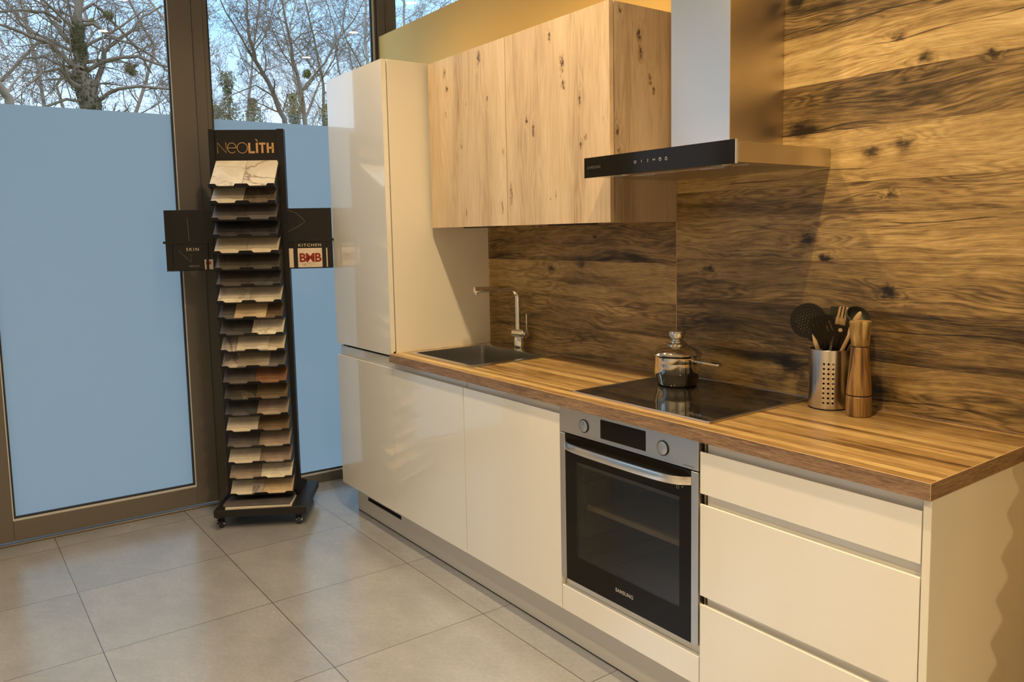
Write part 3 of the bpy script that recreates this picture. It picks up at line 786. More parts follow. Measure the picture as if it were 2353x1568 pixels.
for lx in (1.93, 2.33):
    bm = bmesh.new(); lathe_into(bm, [(.024, .0025), (.032, .0025), (.032, 0), (.030, -.001), (.024, -.001)], 28, (lx - hh_[0], .165 - hh_[1], 0))
    lo_ = obj('hood_lamp', bm, M['chrome'], hd, 'auto')
    bm = bmesh.new(); lathe_into(bm, [(0, .0), (.0235, 0), (.0235, .002), (0, .002)], 24, (lx - hh_[0], .165 - hh_[1], 0))
    obj('lamp_lens', bm, M['bead'], lo_)
gy_ = .1012 - hh_[1]
lettering('lettering', 'SAMSUNG', .0125, M['dimprint'], hd, (1.836 - hh_[0], gy_, 1.626 - hh_[2]), (1, 0, 0), (0, 0, 1), 1.15, .0002)
cx_ = [2.055, 2.082, 2.108, 2.133, 2.158, 2.182]
org = Vector((0, gy_, 0)); XD = Vector((1, 0, 0)); ZD = Vector((0, 0, 1))
def hp(x, z): return (x - hh_[0], z - hh_[2])
zc = 1.632
circ = lambda cx, cz, r, n=14, a0=0, a1=360: [hp(cx + r * math.cos(R(a0 + (a1 - a0) * i / n)), cz + r * math.sin(R(a0 + (a1 - a0) * i / n))) for i in range(n + (0 if a1 - a0 == 360 else 1))]
bm = bmesh.new()
stroke_into(bm, circ(cx_[0], zc, .0042, 12, 110, 430), .0011, org, XD, ZD, .0003)
obj('touch_icon', bm, M['ledwhite'], hd)
bm = bmesh.new()
stroke_into(bm, [hp(cx_[1], zc - .003), hp(cx_[1], zc + .004)], .0012, org, XD, ZD, .0003)
obj('touch_icon', bm, M['ledwhite'], hd)
bm = bmesh.new()
stroke_into(bm, [hp(cx_[2] - .002, zc + .004), hp(cx_[2] + .002, zc + .003), hp(cx_[2] - .002, zc - .003), hp(cx_[2] + .002, zc - .0035)], .0012, org, XD, ZD, .0003)
obj('touch_icon', bm, M['ledwhite'], hd)
bm = bmesh.new()
stroke_into(bm, [hp(cx_[3] - .004, zc - .002), hp(cx_[3] - .004, zc + .003), hp(cx_[3], zc), hp(cx_[3] + .004, zc + .003), hp(cx_[3] + .004, zc - .002)], .0012, org, XD, ZD, .0003)
obj('touch_icon', bm, M['ledwhite'], hd)
bm = bmesh.new()
stroke_into(bm, circ(cx_[4], zc, .0045), .0011, org, XD, ZD, .0003, True)
stroke_into(bm, [hp(cx_[4], zc), hp(cx_[4], zc + .003)], .001, org, XD, ZD, .0003)
obj('touch_icon', bm, M['ledwhite'], hd)
bm = bmesh.new()
stroke_into(bm, circ(cx_[5], zc - .001, .0038), .0011, org, XD, ZD, .0003, True)
stroke_into(bm, [hp(cx_[5] - .002, zc + .0045), hp(cx_[5] + .002, zc + .0045)], .001, org, XD, ZD, .0003)
obj('touch_icon', bm, M['ledwhite'], hd)


# ------------------------------------------------------------------ oven
ov = thing('oven', 'built-in steel and black glass oven below the hob', 'oven', (2.1, .25, .266))
vo = (2.1, .25, .266)
BX('control_panel', [((1.8035, -.004, .7675), (2.3975, .0235, .8525))], M['steel'], ov, .001, off=vo)
BX('display', [((2.004, -.0048, .782), (2.199, -.004, .842))], M['blackglass'], ov, off=vo)
for kx in (1.926, 2.268):
    bm = bmesh.new()
    tube_into(bm, [(kx - vo[0], -.0045 - vo[1], .8065 - vo[2]), (kx - vo[0], -.0065 - vo[1], .8065 - vo[2])], [.0218, .0218], 40)
    rg = obj('dial', bm, M['gap'], ov, 'auto')
    bm = bmesh.new()
    tube_into(bm, [(kx - vo[0], -.0066 - vo[1], .8065 - vo[2]), (kx - vo[0], -.0078 - vo[1], .8065 - vo[2]), (kx - vo[0], -.0082 - vo[1], .8065 - vo[2])], [.0190, .0190, .018], 40)
    obj('dial_cap', bm, M['steel'], rg, 'auto')
    if kx < 2: BX('dial_mark', [((kx - .0007, -.0086, .809), (kx + .0007, -.0082, .823))], M['gap'], rg, off=vo)
bm = bmesh.new()
box_into(bm, (2.345 - vo[0], -.0043 - vo[1], .7752 - vo[2]), (2.383 - vo[0], -.0039 - vo[1], .7768 - vo[2]))
obj('small_mark', bm, M['dimprint'], ov)
dr = BX('oven_door', [((1.8035, -.004, .268), (1.8285, .0235, .764)), ((2.3725, -.004, .268), (2.3975, .0235, .764)), ((1.8285, .016, .745), (2.3725, .0235, .764)), ((1.8285, .016, .268), (2.3725, .0235, .290))], M['steel'], ov, .0008, off=vo)
gw = (1.884, 2.329, .357, .680)
BX('door_glass', [((1.829, -.0035, .268), (gw[0], .004, .764)), ((gw[1], -.0035, .268), (2.372, .004, .764)), ((gw[0], -.0035, .268), (gw[1], .004, gw[2])), ((gw[0], -.0035, gw[3]), (gw[1], .004, .764))], M['blackglass'], dr, off=vo)
BX('door_window', [((gw[0], -.0034, gw[2]), (gw[1], -.0028, gw[3]))], M['ovenglass'], dr, off=vo)
M['cavity'] = plain('grey_oven_enamel', (.24, .22, .20), .4)
M['backbox'] = plain('dark_grey_housing', (.03, .03, .032), .6)
BX('cavity', [((1.84, .03, .30), (1.86, .45, .75)), ((2.34, .03, .30), (2.36, .45, .75)), ((1.86, .43, .30), (2.34, .45, .75)), ((1.86, .03, .30), (2.34, .43, .32)), ((1.86, .03, .73), (2.34, .43, .75))], M['cavity'], ov, off=vo)
BX('housing', [((1.81, .46, .275), (2.39, .48, .76)), ((1.81, .024, .275), (1.825, .46, .76)), ((2.375, .024, .275), (2.39, .46, .76)), ((1.825, .024, .752), (2.375, .46, .762))], M['backbox'], ov, off=vo)
BX('baking_tray', [((1.863, .06, .500), (2.337, .065, .517)), ((1.863, .065, .500), (2.337, .41, .503)), ((1.863, .41, .500), (2.337, .415, .517))], plain('grey_enamel_tray', (.70, .66, .56), .35), ov, .0006, off=vo)
for xa_ in (1.861, 2.334): BX('shelf_rail', [((xa_, .05, zz), (xa_ + .005, .42, zz + .004)) for zz in (.40, .495, .59, .66)] + [((xa_, .05, .40), (xa_ + .005, .054, .664))], M['chrome'], ov, off=vo)
BX('inner_glass', [((1.87, .016, .660), (2.335, .022, .672))], M['bead'], dr, off=vo)
# bowed handle
bm = bmesh.new()
N_ = 26; ys = []; xs = []
for i in range(N_ + 1):
    tt = i / N_; x_ = 1.832 + (2.374 - 1.832) * tt
    e_ = min(tt, 1 - tt) * (2.374 - 1.832)
    bow = .040 * (1 - math.exp(-e_ / .030)) + .006 * math.sin(PI * tt)
    xs.append(x_); ys.append(-.006 - bow)
rw = []
for x_, y_ in zip(xs, ys):
    rw.append([bm.verts.new((x_ - vo[0], y - vo[1], z - vo[2])) for y, z in ((y_, .7245), (y_ - .001, .726), (y_ - .001, .746), (y_, .7475), (y_ + .008, .7475), (y_ + .008, .7245))])
for A, B in zip(rw, rw[1:]):
    for k in range(6): bm.faces.new((A[k], A[(k + 1) % 6], B[(k + 1) % 6], B[k]))
bm.faces.new(rw[0]); bm.faces.new(rw[-1])
M['handle'] = brushed('bright_handle_steel', (.78, .74, .68), .24, 'x')
obj('handle', bm, M['handle'], dr, 'auto')
lettering('lettering', 'SAMSUNG', .0165, M['print'], dr, (2.066 - vo[0], -.0036 - vo[1], .3085 - vo[2]), (1, 0, 0), (0, 0, 1), 1.05, .0002)
bm = bmesh.new(); orgo = Vector((0, -.0036 - vo[1], 0))
op = lambda x, z: (x - vo[0], z - vo[2])
stroke_into(bm, [op(2.319, .703), op(2.319, .711), op(2.327, .711), op(2.327, .703)], .0009, orgo, XD, ZD, .0003, True)
stroke_into(bm, [op(2.338, .709), op(2.341, .714), op(2.343, .709)], .0009, orgo, XD, ZD, .0003)
stroke_into(bm, [op(2.323, .716), op(2.325, .7185)], .002, orgo, XD, ZD, .0003)
obj('small_symbols', bm, M['print'], dr)

# ------------------------------------------------------------------ utensil pot, utensils, pepper mill
UH = Vector((2.482, .474, .8917))
uh = thing('utensil_holder', 'round brushed steel utensil holder with rows of punched holes beside the hob', 'utensil holder', UH)
bm = bmesh.new(); rO, rI, hU = .0565, .0553, .176
lathe_into(bm, [(rI - .002, .001), (rO - .002, 0), (rO, .003), (rO, hU), (rI, hU), (rI, .004), (0, .004), ], 96)
bm2 = bmesh.new()
bm.free(); bm = bmesh.new()
lathe_into(bm, [(0, 0), (rO - .002, 0), (rO, .003), (rO, hU - .0006), (rO - .0006, hU), (rI, hU), (rI, .004), (0, .004)], 96)
M['holder'] = brushed('holder_steel', (.72, .68, .63), .28, 'h', .75)
hbody = obj('body', bm, M['holder'], uh, 'auto')
fa = math.atan2(-.848, .53)
cb = bmesh.new()
for g_ in (0, R(92), R(-92), R(180)):
    for c_ in (-1, 0, 1):
        th = fa + g_ + c_ * R(13.0) - R(1)
        dv = Vector((math.cos(th), math.sin(th), 0))
        for k in range(9):
            z_ = .022 + k * .0143
            tube_into(cb, [dv * (rI - .004) + Vector((0, 0, z_)), dv * (rO + .004) + Vector((0, 0, z_))], .0033, 12)
boolean_cut(hbody, cb)
bm = bmesh.new(); lathe_into(bm, [(rO - .001, -.0001), (rO + .0006, 0), (rO + .0006, .0035), (rO - .001, .0035)], 64)
obj('base_ring', bm, M['black'], uh, True)

def utensil(name, label, cat, base, tip, face=(.53, -.85, 0)):
    """frame whose z runs up the handle from base to tip and whose -y looks along face"""
    z_ = (Vector(tip) - Vector(base)).normalized(); y_ = -Vector(face).normalized()
    x_ = y_.cross(z_).normalized(); y_ = z_.cross(x_)
    o = thing(name, label, cat, group='kitchen utensils in the steel holder')
    o.matrix_world = Matrix(((x_.x, y_.x, z_.x, base[0]), (x_.y, y_.y, z_.y, base[1]), (x_.z, y_.z, z_.z, base[2]), (0, 0, 0, 1)))
    return o, (Vector(tip) - Vector(base)).length

def outline_head(o, name, pts, th, mat, bend=0, cut=None, thick_y=0):
    bm = bmesh.new(); prism_into(bm, pts, 'y', -th / 2 + thick_y, th / 2 + thick_y)
    h = obj(name, bm, mat, o, 'auto')
    if cut is not None: boolean_cut(h, cut)
    if bend:
        zs = [v.co.z for v in h.data.vertices]; z0 = min(zs)
        for v in h.data.vertices: v.co.y += bend * ((v.co.z - z0) ** 2 + (v.co.x * 1.0) ** 2 * .0)
    return h
def handle(o, L0, L1, r, mat, flat=.55, name='handle'):
    bm = bmesh.new(); tube_into(bm, [(0, 0, L0), (0, 0, (L0 + L1) / 2), (0, 0, L1)], [r * 1.1, r, r * .85], 12)
    for v in bm.verts: v.co.y *= flat
    return obj(name, bm, mat, o, 'auto')
BP = M['blackplastic']; base_z = .8975
# skimmer
o, Ln = utensil('skimmer', 'round black perforated skimmer leaning left in the steel holder', 'skimmer', (2.512, .470, base_z), (2.418, .462, 1.145))
handle(o, 0, Ln - .05, .0065, BP)
cb = bmesh.new()
for i in range(-4, 5):
    for j in range(-4, 5):
        px_ = (i + (j % 2) * .5) * .0092; pz_ = j * .0085
        if px_ * px_ + pz_ * pz_ < .036 ** 2: tube_into(cb, [(px_, -.01, Ln + pz_), (px_, .01, Ln + pz_)], .0018, 8)
rs = .052; pts = [(rs * math.sin(R(a)), Ln + rs * 1.02 * math.cos(R(a))) for a in range(-160, 161, 8)] + [(.011, Ln - .062), (-.011, Ln - .062)]
outline_head(o, 'disc', pts, .0022, BP, 0, cb)
# slotted turner
o, Ln = utensil('slotted_turner', 'black slotted turner at the front of the steel holder', 'turner', (2.472, .490, base_z), (2.492, .432, 1.118))
handle(o, 0, Ln - .028, .0085, BP, .6)
pts = [(-.014, Ln - .05), (-.022, Ln - .022), (-.034, Ln + .0), (-.040, Ln + .022), (-.036, Ln + .044), (-.018, Ln + .056), (.006, Ln + .058), (.026, Ln + .052), (.031, Ln + .02), (.024, Ln - .01), (.014, Ln - .03), (.011, Ln - .05)]
cb = bmesh.new()
for i in range(5):
    xx = -.028 + i * .0118
    prism_into(cb, [(xx - .0019 - .006, Ln + .038), (xx + .0019 - .006, Ln + .040), (xx + .0025 + .003, Ln + .0 + abs(i - 2) * .003), (xx - .0012 + .003, Ln + .0 + abs(i - 2) * .003)], 'y', -.02, .02)
outline_head(o, 'blade', pts, .0026, BP, 0, cb)
# solid grey turner behind
o, Ln = utensil('solid_turner', 'dark grey-green flat turner behind the slotted turner', 'turner', (2.47, .485, base_z), (2.492, .508, 1.165))
handle(o, 0, Ln - .03, .007, M['greyplastic'], .6)
pts = [(-.010, Ln - .05), (-.026, Ln - .02), (-.028, Ln + .022), (.028, Ln + .026), (.030, Ln - .02), (.010, Ln - .05)]
outline_head(o, 'blade', pts, .003, M['greyplastic'])
# black fork-tongs with rivet and pale wooden tines
o, Ln = utensil('riveted_spatula', 'black utensil with a round steel rivet in the middle of the holder', 'spatula', (2.450, .495, base_z), (2.532, .448, 1.128))
handle(o, 0, Ln - .02, .0085, BP, .6)
pts = [(-.010, Ln - .075), (-.013, Ln - .03), (-.017, Ln + .012), (-.014, Ln + .016), (.016, Ln + .016), (.019, Ln + .008), (.014, Ln - .04), (.011, Ln - .075)]
outline_head(o, 'plate', pts, .004, BP)
bm = bmesh.new(); tube_into(bm, [(0, -.0022, Ln + .002), (0, -.0042, Ln + .002), (0, -.0048, Ln + .002)], [.0062, .0060, .004], 20)
obj('rivet', bm, M['steel'], o, 'auto')
# wooden fork
o, Ln = utensil('wooden_fork', 'pale wooden fork with upright tines behind the riveted utensil', 'fork', (2.46, .48, base_z), (2.535, .460, 1.20))
handle(o, 0, Ln - .07, .0065, M['spoonwood'], .7)
bm = bmesh.new()
prism_into(bm, [(-.006, Ln - .09), (-.014, Ln - .06), (-.014, Ln - .04), (.013, Ln - .04), (.013, Ln - .06), (.006, Ln - .09)], 'y', -.0025, .0025)
for tx in (-.0125, -.003, .0065):
    prism_into(bm, [(tx, Ln - .041), (tx + .0005, Ln - .004 - abs(tx) * .5), (tx + .003, Ln - .001 - abs(tx) * .5), (tx + .0058, Ln - .006), (tx + .0065, Ln - .041)], 'y', -.0025, .0025)
obj('tines', bm, M['spoonwood'], o)
# ladle
o, Ln = utensil('ladle', 'black ladle with a curved rim at the right of the holder', 'ladle', (2.44, .47, base_z), (2.574, .487, 1.165))
handle(o, 0, Ln - .01, .007, BP, .7)
bm = bmesh.new()
n_ = 28; prof = [(.031, .0), (.029, -.010), (.022, -.019), (.010, -.024), (0, -.025)]
lathe_into(bm, prof + [(0, -.028), (.011, -.027), (.024, -.021), (.0315, -.011), (.0335, 0), (.031, 0)], n_)
bmesh.ops.rotate(bm, verts=bm.verts, cent=(0, 0, 0), matrix=Matrix.Rotation(R(28), 3, 'X'))
bmesh.ops.translate(bm, verts=bm.verts, vec=(-.012, -.006, Ln + .004))
obj('bowl', bm, M['greyplastic'], o, True)
# wooden spoons
for base, tip, lb in (((2.44, .48, base_z), (2.587, .456, 1.182), 'pale wooden spoon tip showing above the pepper mill'), ((2.50, .49, base_z), (2.452, .44, 1.115), 'pale wooden spoon just left of the slotted turner')):
    o, Ln = utensil('wooden_spoon', lb, 'spoon', base, tip)
    handle(o, 0, Ln - .04, .006, M['spoonwood'], .8)
    bm = bmesh.new(); bmesh.ops.create_uvsphere(bm, u_segments=20, v_segments=12, radius=1)
    for v in bm.verts: v.co = Vector((v.co.x * .0105, v.co.y * .0045, v.co.z * .044 + Ln - .04))
    obj('bowl', bm, M['spoonwood'], o, True)

PM = Vector((2.598, .440, .8917))
pm = thing('pepper_mill', 'turned wooden pepper mill standing right of the utensil holder', 'pepper mill', PM)
bm = bmesh.new(); lathe_into(bm, [(0, 0), (.0325, 0), (.0345, .0025), (.0346, .01), (.0340, .055), (.0325, .0568), (0, .0568)], 56)
obj('base', bm, M['mill'], pm, 'auto')
bm = bmesh.new(); lathe_into(bm, [(0, .0568), (.0315, .0568), (.0315, .0600), (0, .0600)], 56)
obj('dark_ring', bm, M['gap'], pm, 'auto')
bm = bmesh.new(); lathe_into(bm, [(0, .060), (.0325, .060), (.0338, .062), (.0325, .085), (.0285, .13), (.0250, .17), (.0232, .1945), (.0220, .1960), (0, .1960)], 56)
obj('body', bm, M['mill'], pm, 'auto')
bm = bmesh.new(); lathe_into(bm, [(0, .196), (.0213, .196), (.0213, .1985), (0, .1985)], 56)
obj('dark_ring', bm, M['gap'], pm, 'auto')
bm = bmesh.new(); lathe_into(bm, [(0, .1985), (.0225, .1985), (.0238, .2003), (.0262, .225), (.0292, .258), (.0296, .264), (.0285, .268), (.026, .2695), (.012, .2700), (0, .2690)], 56)
obj('head', bm, M['mill2'], pm, 'auto')

# ------------------------------------------------------------------ stone sample stand
SO = Vector((-.196, -.326, 0)); SR = R(59.5)
st = thing('sample_stand', 'tall black rolling display stand of stone samples between the glass door and the tall cupboard', 'display stand', SO, SR)
K = M['black']
SM = Matrix.Translation(SO) @ Matrix.Rotation(SR, 4, 'Z')
BX('base', [((-.222, -.21, .062), (.222, .21, .098))], K, st, .002)
PXL, PXR = -.198, .163
for a, b in ((PXL, PXL + .027), (PXR - .034, PXR)):
    BX('post', [((a, -.018, .098), (b, .026, 1.960))], K, st, .0015)
for xx in (PXL + .002, PXR - .006):
    bm = bmesh.new(); prism_into(bm, [(.027, .0985), (.20, .0985), (.20, .108), (.027, .17)], 'x', xx, xx + .004)
    obj('foot_bracket', bm, K, st)
BX('back_panel', [((PXL + .027, .010, .12), (PXR - .034, .014, 1.955))], K, st)
sp = BX('sign_panel', [((PXL + .027, -.006, 1.805), (PXR - .034, .0, 1.957))], K, st, .0008)
# raised copper letters: thin N e O, bold L I T H
bm = bmesh.new()
so_ = Vector((0, -.0062, 0)); 
lx0, lz0, lh = -.158, 1.843, .056
ov_ = lambda cx, cz, rx, rz, a0, a1, n=22: [(cx + rx * math.cos(R(a0 + (a1 - a0) * i / n)), cz + rz * math.sin(R(a0 + (a1 - a0) * i / n))) for i in range(n + 1)]
w_t, w_b = .0028, .0098
stroke_into(bm, [(lx0, lz0), (lx0, lz0 + lh * .93), (lx0 + .040, lz0 + .002), (lx0 + .040, lz0 + lh * .96)], w_t, so_, XD, ZD)
ecx = lx0 + .068
stroke_into(bm, ov_(ecx, lz0 + .026, .021, .0245, 0, 315), w_t, so_, XD, ZD)
stroke_into(bm, [(ecx - .021, lz0 + .026), (ecx + .021, lz0 + .026)], w_t, so_, XD, ZD)
ocx = lx0 + .118
stroke_into(bm, ov_(ocx, lz0 + .026, .0245, .0255, 0, 360)[:-1], w_t, so_, XD, ZD, closed=True)
bx_ = lx0 + .152
stroke_into(bm, [(bx_, lz0 + .050), (bx_, lz0 - .0)], w_b, so_, XD, ZD)
stroke_into(bm, [(bx_ - .004, lz0 + .004), (bx_ + .026, lz0 + .004)], w_b, so_, XD, ZD)
stroke_into(bm, [(bx_ + .037, lz0 + .050), (bx_ + .037, lz0)], w_b, so_, XD, ZD)
stroke_into(bm, [(bx_ + .030, lz0 + .066), (bx_ + .036, lz0 + .0655), (bx_ + .041, lz0 + .055)], .004, so_, XD, ZD)
stroke_into(bm, [(bx_ + .047, lz0 + .046), (bx_ + .078, lz0 + .046)], w_b, so_, XD, ZD)
stroke_into(bm, [(bx_ + .0625, lz0 + .046), (bx_ + .0625, lz0)], w_b, so_, XD, ZD)
stroke_into(bm, [(bx_ + .089, lz0 + .050), (bx_ + .089, lz0)], w_b, so_, XD, ZD)
stroke_into(bm, [(bx_ + .113, lz0 + .050), (bx_ + .113, lz0)], w_b, so_, XD, ZD)
stroke_into(bm, [(bx_ + .089, lz0 + .0255), (bx_ + .113, lz0 + .0255)], w_b, so_, XD, ZD)
obj('sign_lettering', bm, M['gold'], sp)

# casters
for i, (cx, cy) in enumerate(((-.195, -.185), (.180, -.185), (-.195, .185), (.180, .185))):
    bm = bmesh.new()
    box_into(bm, (cx - .020, cy - .020, .057), (cx + .020, cy + .020, .0615), .001)
    lathe_into(bm, [(0, .047), (.011, .047), (.013, .052), (.013, .057), (0, .057)], 16, (cx, cy, 0))
    for s_ in (-1, 1):
        prism_into(bm, [(cy - .016, .048), (cy + .014, .048), (cy + .022, .022), (cy + .012, .016), (cy + .004, .026)], 'x', cx + s_ * .013 - .001, cx + s_ * .013 + .001)
    if i == 0: box_into(bm, (cx - .010, cy - .045, .036), (cx + .010, cy - .012, .040), .001)
    cs = obj('caster', bm, K, st, 'auto')
    bm = bmesh.new()
    tube_into(bm, [(cx - .0095, cy + .012, .0215), (cx - .008, cy + .012, .0215), (cx + .008, cy + .012, .0215), (cx + .0095, cy + .012, .0215)], [.019, .0212, .0212, .019], 28)
    wh = obj('wheel', bm, M['rubber'], cs, 'auto')
    bm = bmesh.new()
    tube_into(bm, [(cx - .0156, cy + .012, .0215), (cx + .0156, cy + .012, .0215)], .0062, 16)
    tube_into(bm, [(cx - .0102, cy + .012, .0215), (cx + .0102, cy + .012, .0215)], .0135, 20)
    obj('wheel_hub', bm, M['chrome'], cs, 'auto')

# trays
TXC = -.012; TXW = .302; YF = -.152; PITCH = .0799
def zrow(k): return 1.671 - k * PITCH
TILT = math.atan2(.132, .150)
ct, sn = math.cos(TILT), math.sin(TILT)
def tray_pt(k, x, s, h):       # s up the slope from the front lip, h off the slope
    return (x, YF + s * ct - h * sn, zrow(k) + s * sn + h * ct)
TL = .205
for k in range(20):
    shift = TXC + .0009 * (k - 9.5) - .008 + .010
    x0, x1 = shift - TXW / 2 - .002, shift + TXW / 2 + .002
    bm = bmesh.new()
    def slab(xa, xb, s0, s1, h0, h1):
        V = [bm.verts.new(tray_pt(k, x, s, h)) for h in (h0, h1) for x, s in ((xa, s0), (xb, s0), (xb, s1), (xa, s1))]
        for f in ((0, 3, 2, 1), (4, 5, 6, 7), (0, 1, 5, 4), (1, 2, 6, 5), (2, 3, 7, 6), (3, 0, 4, 7)): bm.faces.new([V[i] for i in f])
    slab(x0, x1, -.002, TL - .02, -.003, -.0005)
    # front lip with three raised tabs
    hw = .002
    w_ = x1 - x0
    prof = [(0, -.003), (w_, -.003), (w_, .020), (w_ - .030, .020), (w_ - .040, .004), (.5 * w_ + .038, .004), (.5 * w_ + .028, .020), (.5 * w_ - .028, .020), (.5 * w_ - .038, .004), (.042, .004), (.032, .020), (0, .020)]
    A = [bm.verts.new(tray_pt(k, x0 + p, -.0040, h)) for p, h in prof]; B = [bm.verts.new(tray_pt(k, x0 + p, -.0020, h)) for p, h in prof]
    bm.faces.new(A); bm.faces.new(B[::-1])
    for i in range(len(prof)): bm.faces.new((A[i], B[i], B[(i + 1) % len(prof)], A[(i + 1) % len(prof)]))
    for xa in (x0, x1 - .002):
        p0 = tray_pt(k, 0, -.002, -.0032); p1 = tray_pt(k, 0, TL - .03, -.0032)
        prism_into(bm, [(p0[1], p0[2]), (p1[1], p1[2]), (-.0185, p1[2]), (-.0185, p0[2] + .004), (p0[1] + .03, p0[2] - .004)] if p1[1] > -.0185 and False else [(p0[1], p0[2]), (-.0185, zrow(k) + (-.0185 - YF) * math.tan(TILT) - .004), (-.0185, p0[2] + .01), (p0[1] + .02, p0[2] - .006)], 'x', xa, xa + .002)
    obj('tray', bm, K, st)

# stone samples
stone('s_white', (.72, .66, .56), (.62, .55, .45), (.40, .33, .26), 10, .30, .02)
stone('s_whitevein', (.68, .61, .52), (.60, .53, .44), (.20, .12, .07), 5, .30, .018)
stone('s_cream', (.60, .54, .45), (.52, .46, .38))
stone('s_speck', (.10, .075, .06), (.15, .115, .09), None, 30, .3, speck=True)
stone('s_dgrey', (.085, .075, .080), (.12, .105, .105))
stone('s_black', (.028, .027, .032), (.05, .045, .05), None, 20, .32, speck=False)
stone('s_beige', (.58, .50, .39), (.50, .43, .33), None, 6)
stone('s_dark', (.055, .050, .045), (.085, .072, .060), (.16, .12, .09), 4, .35, .01)
stone('s_darkvein', (.060, .048, .048), (.085, .07, .065), (.25, .18, .14), 3, .35, .008)
stone('s_tan', (.52, .40, .26), (.44, .33, .21))
stone('s_dbrown', (.11, .075, .045), (.15, .10, .06))
stone('s_navy', (.045, .045, .055), (.08, .072, .075))
stone('s_greymarble', (.30, .26, .24), (.48, .42, .38), (.14, .12, .11), 9, .32, .05)
stone('s_greige', (.24, .20, .16), (.30, .25, .20))
stone('s_rust', (.17, .075, .035), (.22, .11, .055), None, 16, .45)
stone('s_taupe', (.26, .20, .165), (.32, .255, .21))
def tile_mesh(nm, w, l=.20, th=.0065):
    bm = bmesh.new(); box_into(bm, (-w / 2, 0, 0), (w / 2, l, th), .0006); bmesh.ops.recalc_face_normals(bm, faces=bm.faces)
    me = bpy.data.meshes.new(nm); bm.to_mesh(me); bm.free(); return me
TILTM = Matrix.Rotation(TILT, 4, 'X')
ORD = ['topmost', 'second', 'third', 'fourth', 'fifth', 'sixth', 'seventh', 'eighth', 'ninth', 'tenth', 'eleventh', 'twelfth', 'thirteenth', 'fourteenth', 'fifteenth', 'sixteenth', 'seventeenth', 'eighteenth', 'nineteenth', 'lowest']
D = {'s_white': 'white veined marble', 's_whitevein': 'brown-veined white marble', 's_cream': 'light cream stone', 's_speck': 'dark brown speckled stone', 's_dgrey': 'dark grey stone',
     's_black': 'black stone', 's_beige': 'light beige stone', 's_dark': 'very dark stone', 's_darkvein': 'fine-veined dark stone', 's_tan': 'tan stone', 's_dbrown': 'dark brown stone', 's_navy': 'blue-black stone',
     's_greymarble': 'grey marbled stone', 's_greige': 'grey-beige stone', 's_rust': 'rust brown stone', 's_taupe': 'taupe stone'}
def tile(mat, k, xc, w, raise_, where, extra=0.0):
    me = tile_mesh('stone_sample', w); me.materials.append(M[mat])
    o = link('stone_sample', me)
    shift = .002 + TXC + .0009 * (k - 9.5)
    p = Vector(tray_pt(k, shift + xc, -.0012 + extra, raise_))
    mw = SM @ Matrix.Translation(p) @ TILTM
    o.location = mw.translation; o.rotation_euler = mw.to_euler()
    tag(o, '%s sample tile, %s of %s tray of the black stand' % (D[mat], where, ORD[k] if True else ''), 'stone sample', 'stone sample tiles on the black stand')
H = .151
rows = [('s_white', 's_whitevein'), ('s_cream', 's_speck'), ('s_dgrey', 's_dgrey'), ('s_black', 's_black'), ('s_beige', 's_beige'), ('s_dark', 's_dark'), ('s_darkvein', 's_navy'),
        ('s_white', 's_cream'), ('s_dgrey', 's_dbrown', 's_tan'), ('s_navy', 's_white'), ('s_greymarble', 's_beige', 's_cream'), ('s_greymarble', 's_dgrey', 's_greige'), ('s_dgrey', 's_rust'),
        ('s_dark', 's_dbrown'), ('s_navy', 's_taupe'), ('s_cream', 's_dbrown'), ('s_dgrey', 's_taupe'), ('s_cream', 's_taupe'), ('s_taupe', 's_white'), ('s_cream', 's_tan', 's_greymarble')]
for k, rw_ in enumerate(rows):
    w_ = H - .0012
    tile(rw_[0], k, -H / 2, w_, 0.0, 'left half')
    tile(rw_[1], k, H / 2, w_, 0.0, 'right half')
    if len(rw_) == 3:
        if k == 19: tile(rw_[2], k, -.018, .052, .0068, 'narrow middle strip')
        else: tile(rw_[2], k, .0, w_, .0068, 'laid over the middle')
# loose slabs on the base
for mat, z_, dx, dy, w2, d2, rz, lb in (('s_cream', .0985, .0, .0, .318, .150, 1.0, 'cream stone slab lying on the stand base under a grey slab'), ('s_dgrey', .1090, -.010, .006, .320, .150, -1.5, 'dark grey stone slab lying on top on the stand base')):
    me = tile_mesh('stone_slab', w2, d2, .0100 if mat == 's_cream' else .013); me.materials.append(M[mat]); o = link('stone_slab', me)
    mw = SM @ Matrix.Translation((-.008 + dx, -.205 + dy, z_)) @ Matrix.Rotation(R(rz), 4, 'Z')
    o.location = mw.translation; o.rotation_euler = mw.to_euler()
    tag(o, lb, 'stone sample', 'loose stone slabs')

# side boards with their holders
def side_board(xa, xb, name, label, word, left):
    hz = 1.415
    y0 = -.006
    hold = [((xa - .010 if left else xa + .002, y0 - .010, hz - .012), (xb + (.002 if left else .008), y0 - .0062, hz)), ((xa, y0 + .0005, 1.27), (xb, y0 + .003, 1.42)), ((xa, y0 - .010, 1.266), (xb, y0 + .003, 1.2695))]
    xs_ = (-.412, -.2405) if left else (.185, .326)
    for x_ in xs_: hold.append(((x_, y0 - .0100, 1.2695), (x_ + (.0115 if left else .0205), y0 - .0065, hz - .012)))
    if left: hold.append(((xb - .001, y0 - .002, 1.40), (PXL + .001, y0 + .003, 1.43)))
    else: hold.append(((PXR - .001, y0 - .002, 1.34), (xa + .004, y0 + .003, 1.43)))
    h = BX('board_holder', hold, K, st, .0004)
    b = thing(name, label, 'sample folder', SO, SR)
    BX('cover', [((xa, y0 - .005, 1.270), (xb, y0, 1.568))], M['black'], b, .0008)
    return b, y0
b, y0 = side_board(-.433, -.203, 'sample_folder', 'black folder marked SKIN held at the left side of the stone stand', 'SKIN', True)
